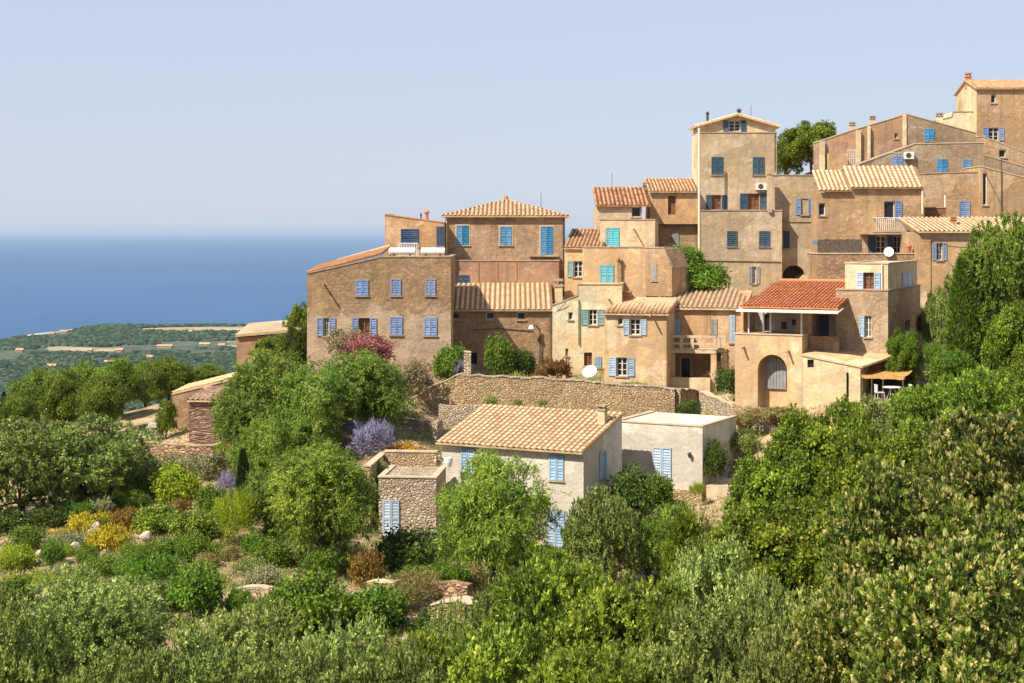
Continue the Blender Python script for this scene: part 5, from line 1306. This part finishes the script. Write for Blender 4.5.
# bottom centre
T('bright', 'bright green leafy tree with upright shoots at bottom centre', 560, 562, 54, 170, group=G)
T('bright', 'tallest bright leafy crown right of the bottom centre tree', 640, 578, 52, 165, group=G)
T('bright', 'bright leafy crown at the bottom edge left of centre', 500, 628, 45, 165, group=G)
T('bright', 'bright leafy crown at the very bottom below the centre tree', 600, 645, 42, 170, group=G)
T('olive_b', 'grey-green olive crown below the dark oaks', 715, 552, 56, 125, group=G)
T('olive', 'olive crown at the bottom edge right of centre', 695, 610, 47, 160, group=G)
T('olive_b', 'pale olive at the bottom between the centre trees and the laurels', 775, 590, 48, 130, group=G)
T('olive', 'darker olive at the bottom edge beside the small bottom laurel', 780, 640, 43, 120, group=G)
T('olive', 'olive crown just right of the low stone step wall', 505, 585, 60, 90, group=G)
# bottom left
T('olive_b', 'large grey olive at the lower left beside the rock garden', 88, 578, 60, 165, group=G)
T('olive', 'olive crown in the bottom left corner', 10, 612, 52, 130, group=G)
T('olive', 'low olive crown at the bottom edge below the large grey olive', 118, 655, 47, 120, group=G)
T('olive_b', 'wide grey olive left of bottom centre', 250, 612, 54, 150, group=G)
T('olive', 'grey olive at the bottom edge between two wide olives', 200, 640, 48, 140, group=G)
T('olive_b', 'olive with dense silvery leaves at the bottom below the dark hedge', 350, 632, 52, 150, group=G)
T('bright', 'light green olive-like tree at the bottom left of centre', 430, 632, 52, 130, group=G)
T('olive', 'lowest olive at the bottom edge under the silvery olive', 300, 655, 45, 150, group=G)
T('olive', 'yellowish olive at the bottom edge below the low stone walls', 400, 655, 44, 140, group=G)
# mid trees round the houses
T('weeping', 'yellow-green weeping tree in front of the farmhouse door', 494, 456, 79, 118)
T('olive', 'grey-green olive in front of the farmhouse\'s right corner', 603, 492, 78, 82)
T('olive', 'low olive bush-tree behind the grey-green olive under the annex', 648, 520, 79, 66, mat='lf_weepd')
T('weeping_b', 'green weeping tree left of the stone outbuilding', 322, 445, 80, 128, mat='lf_weep')
T('weeping_b', 'lower drooping tree left of the outbuilding\'s weeping tree', 275, 470, 84, 70)
T('weeping_b', 'large drooping tree below the big left house', 268, 352, 97, 112)
T('weeping_b', 'broad drooping tree with pinkish tips under the red flowering bush', 362, 352, 98, 110)
T('weeping_b', 'round drooping crown between the two large drooping trees', 315, 368, 95, 90)
T('weeping_b', 'drooping branches tree beside the clad shed', 245, 385, 98, 60)
T('cypress', 'narrow dark cypress in the garden in front of the drooping trees', 243, 450, 90, 14)
T('cypress', 'slim dark cypress at the far left edge', 4, 393, 122, 10)
T('olive', 'huge rounded olive on the left with deep shade beneath', 92, 420, 92, 130)
T('olive', 'huge olive at the left edge overlapping the rounded olive', 22, 424, 90, 130)
T('olive', 'small olive crown closing the right flank of the rounded olive', 130, 452, 93, 60, mat='lf_grey')
T('holm_low', 'dark evergreen behind the huge olives, leftmost of the row', 42, 372, 124, 62)
T('holm_low', 'evergreen in the row behind the huge olives, second from left', 88, 366, 122, 62)
T('holm', 'evergreen with visible trunk beside the dirt yard', 122, 362, 120, 56)
T('holm_low', 'dark evergreen just left of the gabled shed', 168, 360, 126, 54)
T('holm_low', 'evergreen half hidden by the gabled shed roof', 206, 366, 130, 46)
T('holm_low', 'low evergreen at the left edge beside the slim cypress', 18, 396, 118, 40)
T('bright', 'lime green bushy tree against the gabled shed', 166, 400, 108.5, 22, mat='lf_bright')
T('oak', 'green tree between the flat-roofed hut and the big left house', 300, 302, 126, 30)
T('oak', 'dark bush-tree over the flat-roofed hut', 280, 334, 118, 58)
T('oak', 'round green tree behind the tower on the skyline', 812, 120, 150, 66)
T('oak', 'green tree at the left of the skyline tree, touching the tower', 786, 134, 152, 34)

T('weeping_b', 'drooping green crown between cypress and big drooping tree', 262, 420, 92, 66, mat='lf_weep')
T('olive', 'olive crown filling the corner right of the cypress garden', 300, 492, 84, 60, mat='lf_bright')
T('holm_low', 'evergreen filling the row between the two leftmost evergreens', 64, 374, 116, 56)
T('holm_low', 'evergreen at the yard\'s back edge right of the visible trunk', 146, 364, 132, 50)
T('holm', 'evergreen at the yard\'s left edge before the visible trunk', 104, 378, 112, 50)
T('olive', 'olive hiding the bank right of the arch house\'s rear wing', 940, 290, 104, 34)
T('bright', 'leafy crown under the annex, left of the dark oaks', 690, 512, 74, 60, mat='lf_oak')
T('bright', 'leafy green tree between bottom centre and farmhouse', 545, 545, 66, 70)
T('olive_b', 'grey olive left of the low stone step wall trees', 455, 612, 56, 90, group=G)
T('olive', 'olive at the far left edge above the corner olive', -10, 588, 60, 80, group=G)
T('oak', 'dark green tree hugging the left edge of the big left house', 296, 322, 111, 26, mat='lf_dark')
for k_, x_, t_, Y_, w_, l_ in (('olive', -90, 470, 85, 130, 'olive standing left of the huge olives, nearest to them'), ('olive_b', -190, 520, 75, 150, 'olive on the slope well left of the rock garden'), ('bright', -120, 590, 62, 150, 'leafy tree left of the corner olive'), ('holm_low', -70, 392, 118, 90, 'evergreen left of the slim cypress'), ('holm', -170, 410, 112, 90, 'evergreen farthest left on the slope'), ('olive', -260, 600, 60, 150, 'lone olive on the far left slope'), ('bright', -300, 470, 90, 130, 'leafy tree on the far left of the slope')): T(k_, l_, x_, t_, Y_, w_)
# right edge big creeper tree
T('olive', 'big pale green tree in front of the low roadside house at the right', 1006, 221, 97, 112, mat='lf_weepd', zg=at(0, 352, 97).z)
T('oak', 'dark rounded tree behind the lower half of the big pale green tree', 1012, 262, 101, 84, zg=at(0, 380, 101).z)
T('olive', 'olive crown against the left flank of the big pale green tree', 956, 282, 100, 42)
T('cypress', 'pointed ivy-green tree column at the left flank of the big pale green tree', 962, 262, 94, 34, mat='lf_green')
T('oak', 'dark tree at the right edge under the big pale green tree', 1015, 300, 93, 70)
T('bright', 'yellow-green tree at the foot of the ivy clad column', 955, 350, 92, 62, mat='lf_green')
T('oak', 'dark green tree against the stone side of the arch house', 903, 328, 99, 38, mat='lf_green')
T('oak', 'small dark tree in the shade behind the arch house', 928, 312, 108, 26, mat='lf_dark')

# climbing plants and bushes at the walls (Y given: they stand before a known wall)
S = shrub
S('broad', 'lf_green', 'green vine spilling over the wall left of the tower, upper part', 682, 268, 36, 24, 'climbing_vine', 'vine', Y=117.5)
S('broad', 'lf_green', 'green vine mass under the tower, lower right part', 706, 294, 50, 32, 'climbing_vine', 'vine', Y=117)
S('broad', 'lf_green', 'small green vine clump at the middle of the tower vine', 690, 282, 36, 24, 'climbing_vine', 'vine', Y=117.2)
S('broad', 'lf_dark', 'dark creeper cushion climbing the farmhouse\'s gable side', 636, 512, 54, 46, 'climbing_vine', 'vine', Y=90)
S('broad', 'lf_green', 'bright leafy creeper in front of the annex wall', 655, 508, 34, 36, 'climbing_vine', 'vine', Y=89.5)
S('round', 'lf_dark', 'clipped dark creeper panel on the annex\'s shaded side wall', 714, 477, 30, 40, 'climbing_vine', 'vine', Y=93.2)
S('mat', 'lf_dry', 'dry scrub on the dirt slope right of the annex, upper patch', 752, 424, 40, 12, Y=99.5)
S('loose', 'lf_olive', 'scrubby bush on the dirt slope right of the annex, lower patch', 742, 452, 34, 20, Y=97)
S('mat', 'lf_dry', 'dry grass below the arch recess', 778, 416, 60, 9, Y=97.5)
S('round', 'lf_red', 'crimson flowering bush in front of the big left house', 366, 361, 52, 30, Y=104, name='flowering_shrub')
S('loose', 'lf_pink', 'pale dry-pink bush left of the crimson one', 345, 358, 38, 30, Y=104.5, name='flowering_shrub')
S('loose', 'lf_pink', 'cream-pink bush above the slanting wall', 415, 395, 36, 34, Y=102.5, name='flowering_shrub')
S('broad', 'lf_green', 'bright green bush at the top of the slanting wall', 452, 378, 34, 34, Y=106)
S('loose', 'lf_purple', 'small lavender-flowered plant beside the stone pier', 460, 376, 14, 18, Y=105.4, name='flowering_shrub')
S('broad', 'lf_green', 'tall green bush against the low brown house', 498, 373, 30, 38, Y=107)
S('broad', 'lf_dark', 'dark bush at the wall between tall bush and rust shrub', 522, 374, 24, 26, Y=107.5)
S('loose', 'lf_rust', 'rust-green shrub on the wall left of the white dish', 556, 380, 36, 22, Y=106.5)
S('mat', 'lf_olive', 'dry green plants along the top of the long wall, right of the dish', 640, 388, 50, 6, Y=104.3)
S('broad', 'lf_dark', 'dark bush under the stairs beside the arch house', 728, 392, 28, 26, Y=103)
S('round', 'lf_green', 'small green bush on the dirt slope behind the annex', 748, 436, 16, 9, Y=98.5)
S('round', 'lf_dark', 'low dark plant at the foot of the long wall\'s shaded end', 690, 414, 24, 16, Y=101)
S('round', 'lf_olive', 'small wall plant below the long wall, left of three', 491, 404, 12, 10, Y=102.6, group='plants at the foot of the long wall')
S('round', 'lf_olive', 'small wall plant below the long wall, middle of three', 517, 404, 10, 7, Y=102.6, group='plants at the foot of the long wall')
S('round', 'lf_olive', 'small wall plant below the long wall, right of three', 543, 404, 10, 7, Y=102.6, group='plants at the foot of the long wall')
S('wispy', 'lf_lime', 'tiny yellow-green plant on the annex plinth', 697, 497, 14, 14, Y=91.5)
S('round', 'lf_green', 'green bush at the patio\'s right end', 935, 360, 26, 20, Y=101)
S('round', 'lf_gold', 'golden bush above the outbuilding\'s terrace', 404, 461, 44, 20, Y=94.5, name='flowering_shrub')
S('wispy', 'lf_purple', 'tall lavender-blue flowering bush left of the golden bush', 372, 460, 40, 34, Y=93.5, name='flowering_shrub')
S('wispy', 'lf_purple', 'smaller lavender flower bush higher on the bank', 355, 436, 24, 16, Y=96, name='flowering_shrub')
S('loose', 'lf_red', 'small red flower patch beside the golden bush', 380, 468, 12, 14, Y=92, name='flowering_shrub')
S('round', 'lf_silver', 'pale silvery flower bush below the lavender one', 378, 474, 20, 18, Y=90.5, name='flowering_shrub')
S('round', 'lf_dark', 'dark bush behind the golden bush', 425, 462, 22, 14, Y=95)

# rock garden at the left, feet on the terrain
GG = 'bushes in the rock garden'
gard = [
 ('round','lf_green','round dark green bush at the far left under the huge olive',28,550,34,26),
 ('round','lf_lime','clipped yellow-green bush at the left edge of the rock garden',14,570,36,26),
 ('broad','lf_green','leafy green clump in the left corner below the yellow-green bush',16,610,46,32),
 ('loose','lf_green','mid green bush right of the clipped yellow-green bush',52,568,28,26),
 ('mat','lf_silver','grey lavender cushion left of the pale boulders',66,548,40,16),
 ('mat','lf_yellow','yellow flower mat above the tilted boulders',92,532,44,18),
 ('mat','lf_yellow','yellow flower mat between the two boulders',112,548,44,22),
 ('mat','lf_yellow','small yellow flower mat left of the tilted boulders',62,542,26,14),
 ('mat','lf_lime','lime ground mat at the lower left of the yellow flowers',70,556,22,12),
 ('round','lf_rust','brownish bush above the yellow flowers',126,532,30,26),
 ('round','lf_green','dark round bush below the tilted boulders',87,566,22,22),
 ('round','lf_green','broad low dark green bush in the middle of the rock garden',108,573,40,20),
 ('loose','lf_bright','bright bush just below the pale round boulder',142,560,40,18),
 ('loose','lf_green','mid green bush in front of the round boulder',150,590,44,36),
 ('round','lf_green','deep green bush left of the orange tree-like shrub',134,580,36,24),
 ('broad','lf_bright','lime-green leafy bush in the centre of the garden',160,532,42,26),
 ('broad','lf_bright','feathery bright green bush right of centre in the garden',192,540,46,30),
 ('round','lf_green','dark green bush right of the round boulder',165,556,28,20),
 ('round','lf_green','dark green bush below the feathery one',192,560,36,28),
 ('round','lf_green','shady bush under the grey plants at the garden top',132,508,30,20),
 ('loose','lf_silver','grey-leaved bush behind the dark garden bushes',140,494,44,34),
 ('loose','lf_silver','silvery grey bush at the top of the garden',180,478,44,22),
 ('loose','lf_silver','silver-green bush left of the cypress',214,480,40,26),
 ('round','lf_dark','dark low bush in the middle of the silvery ones',196,470,34,14),
 ('broad','lf_lime','yellow-green broad leaved bush left of the cypress foot',176,500,42,34),
 ('broad','lf_green','shadowed leafy bush below the silvery bushes',158,498,26,24),
 ('round','lf_green','compact green bush between the rust bush and lime bush',210,515,28,32),
 ('round','lf_lime','yellow-green ball bush left of the tall feathery one',222,524,22,28),
 ('wispy','lf_lime','upright feathery yellow-green bush below the cypress',240,548,34,46),
 ('round','lf_green','dark green bush at the foot of the feathery bush',256,556,28,24),
 ('wispy','lf_purple','lavender clump beside the cypress foot',228,498,16,22),
 ('broad','lf_green','round small tree-like shrub standing on the dirt terrace',192,614,50,46),
 ('round','lf_silver','variegated round bush with a pale border at its foot',265,588,40,24),
 ('round','lf_dry','small dusty bush right of the dirt path',230,560,20,16),
 ('round','lf_silver','small pale bush left of the dirt patch',62,578,18,16),
 ('round','lf_dry','dry tuft bush at the right of the white rock',206,568,22,16),
 ('mat','lf_lime','low lime mat at the lower left path edge',40,580,60,8),
 ('broad','lf_lime','yellow green leaf clump beside the clad shed foot',222,462,14,20),
 ('round','lf_rust','dark reddish bush in the upper middle of the garden',180,520,24,22),
 ('loose','lf_silver','grey shrub right of the huge olive\'s shade',100,516,30,18),
 ('mat','lf_gold','golden flowering mat beyond the cypress',266,482,30,12),
 ('round','lf_green','dark bush at the right side of the cypress',258,510,26,28),
 ('broad','lf_green','leafy bush under the drooping trees',285,540,36,26),
 ('broad','lf_dark','large dark green bush in front of the outbuilding door',412,572,64,42),
 ('loose','lf_rust','orange-red shrub left of the large dark bush',366,588,38,34),
 ('broad','lf_green','bright green hedge below the large dark bush',430,582,70,16),
 ('broad','lf_green','big leafy dark hedge above the silvery olives, left half',315,628,74,54),
 ('broad','lf_green','big leafy dark hedge above the silvery olives, right half',372,630,60,42),
 ('broad','lf_green','leafy shrub at the left end of the big dark hedge',272,632,40,36),
 ('wispy','lf_dry','pale dry grass clump above the stone step wall',420,606,44,30),
 ('wispy','lf_dry','dry grass clump left of the stone step wall',398,612,34,26),
 ('round','lf_dry','dusty yellow bush at the right of the hedge',470,590,30,26),
 ('loose','lf_olive','dull green bush just under the farmhouse wall corner',444,560,34,24),
 ('broad','lf_dark','dark bush below the stone step wall',440,634,48,26),
 ('round','lf_green','round bush under the farmhouse\'s lower door',585,556,34,20),
 ('round','lf_dark','dark bush below the annex plinth',662,558,38,26),
 ('loose','lf_bright','yellow-green bush in front of the annex cellar opening',676,540,40,36),
 ('round','lf_green','small green bush in the shade of the huge olive',112,530,22,16),
 ('loose','lf_lime','yellow spotted low plant left of the rust bush',84,508,16,14),
 ('mat','lf_green','green mat plants between dirt terraces',168,572,40,14),
 ('mat','lf_dry','dry grass mat on the slope beside the white rock',228,548,34,10),
 ('loose','lf_green','green tuft below the variegated bush',240,610,30,20),
]
gard += [
 ('loose','lf_green','green bush under the huge olive\'s right edge, left of the grey shrub',78,522,30,20),
 ('loose','lf_olive','dull green bush at the garden top beside the low rubble wall',150,478,36,20),
 ('broad','lf_green','leafy bush between silvery bushes and rubble wall',168,486,30,20),
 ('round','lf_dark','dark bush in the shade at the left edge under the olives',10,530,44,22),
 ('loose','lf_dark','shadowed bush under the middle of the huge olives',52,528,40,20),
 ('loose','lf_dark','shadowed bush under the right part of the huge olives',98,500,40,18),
 ('loose','lf_olive','olive-green bush left of the lime ball bush',200,532,26,18),
 ('broad','lf_bright','fresh green bush just above the small round tree-shrub',196,580,34,18),
 ('loose','lf_olive','olive-green bush left of the round tree-shrub',150,612,40,30),
 ('loose','lf_olive','olive-green bush at the path\'s lower left end',112,598,36,18),
 ('wispy','lf_lime','grassy lime tuft between round boulder and rust bush',150,528,24,12),
 ('broad','lf_green','broad green bush right of the feathery upright one',272,566,36,26),
 ('loose','lf_olive','olive-green bush under the drooping tree\'s left side',296,566,34,24),
 ('loose','lf_green','dark green bush beneath the drooping tree\'s middle',322,576,40,26),
 ('round','lf_green','green bush between the drooping tree and the orange shrub',346,572,26,22),
 ('loose','lf_green','bush at the left foot of the yellow-green weeping tree',452,590,40,28),
 ('loose','lf_dark','dark bush at the right foot of the yellow-green weeping tree',520,574,44,32),
 ('loose','lf_olive','dull bush between weeping tree and farmhouse corner olive',556,572,40,26),
 ('loose','lf_olive','dry olive bush on the bank behind the variegated bush',252,572,26,14),
 ('broad','lf_olive','low bush at the foot of the garden\'s cypress',236,500,22,12),
 ('mat','lf_lime','lime mat just above the dirt terrace',205,584,40,10),
 ('mat','lf_yellow','yellow spotted mat right of the brownish bush',150,520,24,8),
 ('loose','lf_silver','grey tuft right of the tilted boulders\' dark bush',112,590,26,12),
 ('loose','lf_green','green bush left of the garden\'s lower dirt path',84,592,30,18),
 ('broad','lf_bright','bright bush in front of the drooping crowns',214,560,22,16),
]
for k_, m_, l_, x_, y_, w_, h_ in gard: S(k_, m_, l_, x_, y_, w_*1.07, h_*1.05, group=GG)
# boulders
def rock(label, px, base, wpx, hpx, tilt, seed):
    import bmesh as _b
    p = cast(px, base); bm = _b.new(); _b.ops.create_icosphere(bm, subdivisions=3, radius=1)
    rg = np.random.default_rng(seed); pl = unit(rg.normal(size=(14, 3))); dd = rg.uniform(.62, .95, 14)
    for v in bm.verts:
        q = np.array(v.co)
        for n_, d_ in zip(pl, dd):
            s = q@n_-d_
            if s > 0: q = q-n_*s
        v.co = q*(1+.03*math.sin(q[0]*9+seed))
    me = bpy.data.meshes.new('boulder'); bm.to_mesh(me); bm.free(); me.materials.append(M['rock'])
    o = link('boulder', me, None, (p.x, p.y, p.z+hpx*.35*p.y/F)); o.scale = (wpx*.5*p.y/F, .5*wpx*p.y/F, hpx*.55*p.y/F); o.rotation_euler = (rg.uniform(-.2, .2), tilt, rg.uniform(-.4, .4))
    tag(o, label, 'rock', 'boulders in the rock garden')
rock('tilted pale boulder leaning among the yellow flowers', 94, 536, 11, 17, .6, 1)
rock('long tilted boulder at the lower left of the leaning one', 74, 554, 11, 15, .7, 2)
rock('squat pale boulder in the middle of the rock garden', 146, 541, 15, 12, -.2, 3)
rock('jagged white rock beside the feathery bushes', 213, 543, 12, 20, .3, 4)
rock('low white rock touching the jagged one', 217, 547, 12, 8, 0, 5)
rock('small pale stone above the yellow mats', 108, 524, 6, 7, .1, 6)
rock('low pale stone at the left of the yellow flowers', 40, 556, 12, 6, 0, 7)
# rubble blocks in the yard
for i, (px, by, w_, h_, l_) in enumerate([(143, 437, 9, 5, 'flat sandstone block at the left of the yard\'s stone pile'), (150, 433, 10, 6, 'sandstone block in the middle of the yard\'s stone pile'), (153, 427, 9, 4, 'topmost sandstone block of the yard\'s stone pile'), (157, 436, 8, 5, 'sandstone block at the right of the yard\'s stone pile')]):
    p = at(px, by, 108); mb = MB(); a = w_*108/F/2; b2 = h_*108/F
    mb.v = [(-a, -.3, 0), (a, -.35, 0), (a*1.05, .3, 0), (-a*.9, .32, 0), (-a*.9, -.27, b2), (a*.93, -.3, b2*.94), (a*.95, .26, b2), (-a*.85, .3, b2*1.05)]
    mb.f = [(0,1,2,3), (4,5,6,7), (0,1,5,4), (1,2,6,5), (2,3,7,6), (3,0,4,7)]
    o = mb.build('stone_block', M['rock'], None, (p.x, p.y+(i % 2)*.5, max(p.z, gz(p.x, p.y)-.1))); tag(o, l_, 'stone', 'sandstone blocks in the yard')

# low weeds and grass over the bare ground: one uncountable mass
rng = np.random.default_rng(5)
def scatter(n, x0, x1, y0, y1, thr, sc_, seed):
    X = rng.uniform(x0, x1, n); Yv = rng.uniform(y0, y1, n)
    k = fbm(X/sc_, Yv/sc_, seed) > thr; X, Yv = X[k], Yv[k]
    return np.stack([X, Yv, ground_z(X, Yv)], 1)
def tuft_mass(P, per, spread, L, Wd, seed):
    rg = np.random.default_rng(seed); i = np.repeat(np.arange(len(P)), per); n = len(i)
    Q_ = P[i]+np.concatenate([rg.normal(0, spread, (n, 2)), rg.uniform(-.04, .06, (n, 1))], 1)
    A = unit(rg.normal(0, .55, (n, 3))+np.array([0, 0, .9]))
    t = np.clip((rg.uniform(0, 1, len(P)))[i]*.6+.2+rg.normal(0, .12, n), 0, 1)
    return leaves(Q_, A, L, Wd, rg, t)
V, Q, t = tuft_mass(scatter(26000, -48, 40, 62, 112, .36, 5, 11), 12, .16, .17, .055, 1)
o = link('ground_cover', np_mesh('ground_cover', V, Q, M['lf_olive'], t)); tag(o, 'low grey-green weeds covering parts of the garden slopes', 'weeds', kind='stuff')
V, Q, t = tuft_mass(scatter(12000, -48, 40, 62, 112, .44, 4, 31), 12, .14, .20, .03, 2)
o = link('dry_grass', np_mesh('dry_grass', V, Q, M['lf_dry'], t)); tag(o, 'dry straw-coloured grass on the bare garden slopes', 'grass', kind='stuff')
V, Q, t = tuft_mass(scatter(16000, -75, 60, 30, 70, .20, 5, 21), 14, .35, .30, .09, 3)
o = link('undergrowth', np_mesh('undergrowth', V, Q, M['lf_bright'], t)); tag(o, 'leafy green undergrowth beneath the foreground trees', 'undergrowth', kind='stuff')

# ============================================================ far coast
def blob_mass(P, r, seed, mat, name):
    import bmesh as _b
    bm = _b.new(); _b.ops.create_icosphere(bm, subdivisions=1, radius=1); bv = np.array([v.co for v in bm.verts]); bf = np.array([[v.index for v in f.verts] for f in bm.faces]); bm.free()
    rg = np.random.default_rng(seed); n = len(P); k = len(bv)
    S_ = np.stack([r*rg.uniform(.8, 1.5, n), r*rg.uniform(.8, 1.5, n), r*rg.uniform(.5, .85, n)], 1)
    V = (bv[None]*(1+rg.uniform(-.25, .2, (n, k, 1))))*S_[:, None]+P[:, None]+np.array([0, 0, .2])*r[:, None, None]
    Fq = bf[None]+(np.arange(n)*k)[:, None, None]
    tone = np.repeat(rg.uniform(0, 1, n), len(bf))
    return link(name, np_mesh(name, V.reshape(-1, 3), Fq.reshape(-1, 3), mat, tone, k=3))
M['lf_far'] = m_leaf('scrub_far', [(.0, (.016,.034,.020)), (.5, (.034,.058,.032)), (1, (.085,.105,.055))], .0, .0)
n = 70000
Yv = rng.uniform(650, 3290, n); X = (rng.uniform(-90, 420, n)-CX)/F*Yv
den = fbm(X/230, Yv/150, 61, 4); den2 = fbm(X/60, Yv/40, 71, 3)
z = ground_z(X, Yv); k = (z > SEA+1.5) & (((X+480)/270)**2+((Yv-3110)/110)**2 > .9) & (den+.35*(den2-.47) > .35)
P = np.stack([X, Yv, z], 1)[k]
o = blob_mass(P, rng.uniform(2.5, 6.0, len(P)), 3, M['lf_far'], 'coastal_scrub'); tag(o, 'dark scrub and small trees covering the coastal plain', 'woodland', kind='stuff')
# small farm buildings on the plain
bl = [(165,348,26,3.2,'long pale building on the plain above the row of evergreens'), (110,364,18,3,'pale low building at the left of the plain'), (52,368,14,3,'small pale house on the far left plain'), (205,346,18,2.6,'pale farm building on the plain, second from the right'),
 (222,347,10,2.6,'small white house rightmost on the plain'), (120,352,10,2.6,'tiny pale house in the middle of the plain'), (64,333,12,2.4,'white house on the coastal headland'), (52,335,9,2.2,'small white house left of the headland house'), (150,359,10,3,'pinkish roofed house in the centre of the plain'),
 (20,352,12,2.6,'low pale barn near the left shore'), (90,352,8,2.4,'small barn between the shore and the centre of the plain'), (190,333,8,2,'small house near the tan field'), (32,386,16,3.5,'pale house at the left just above the evergreens')]
for px, py, wp, hp, lab in bl:
    ys_ = np.linspace(900, 3250, 900); Xs = (px-CX)/F*ys_; gg = ground_z(Xs, ys_)-(HY-py)/F*ys_; kk = int(np.argmax(gg > 0)) if (gg > 0).any() else 600
    Y = ys_[kk]; x = Xs[kk]; g_ = gz(x, Y); W2 = wp*.55*Y/F/2; H = max(hp*Y/F*.6, 3.2)
    root = empty('farm_building', (x, Y, g_)); tag(root, lab, 'building', 'buildings on the coastal plain')
    mb = MB(); mb.box(-W2, W2, -6, 6, -6, H)
    k0 = len(mb.v); mb.build('wall', M['tower'], root)
    mb = MB(); mb.v = [(-W2-1, -7, H+.05), (W2+1, -7, H+.05), (W2+1, 0, H+2.6), (-W2-1, 0, H+2.6), (-W2-1, 7, H+.05), (W2+1, 7, H+.05)]; mb.f = [(0,1,2,3), (3,2,5,4), (0,3,4), (1,5,2), (0,4,5,1)]
    mb.build('roof', M['t_dark'] if rnd.random() < .7 else M['tower'], root)

P = scatter(3600, -45, 32, 64, 108, .38, 6, 91)
o = blob_mass(P, rng.uniform(.03, .13, len(P))*(1+1.2*(rng.uniform(0, 1, len(P)) > .93)), 8, M['rock'], 'loose_stones'); tag(o, 'small loose stones scattered over the garden soil', 'stones', kind='stuff')
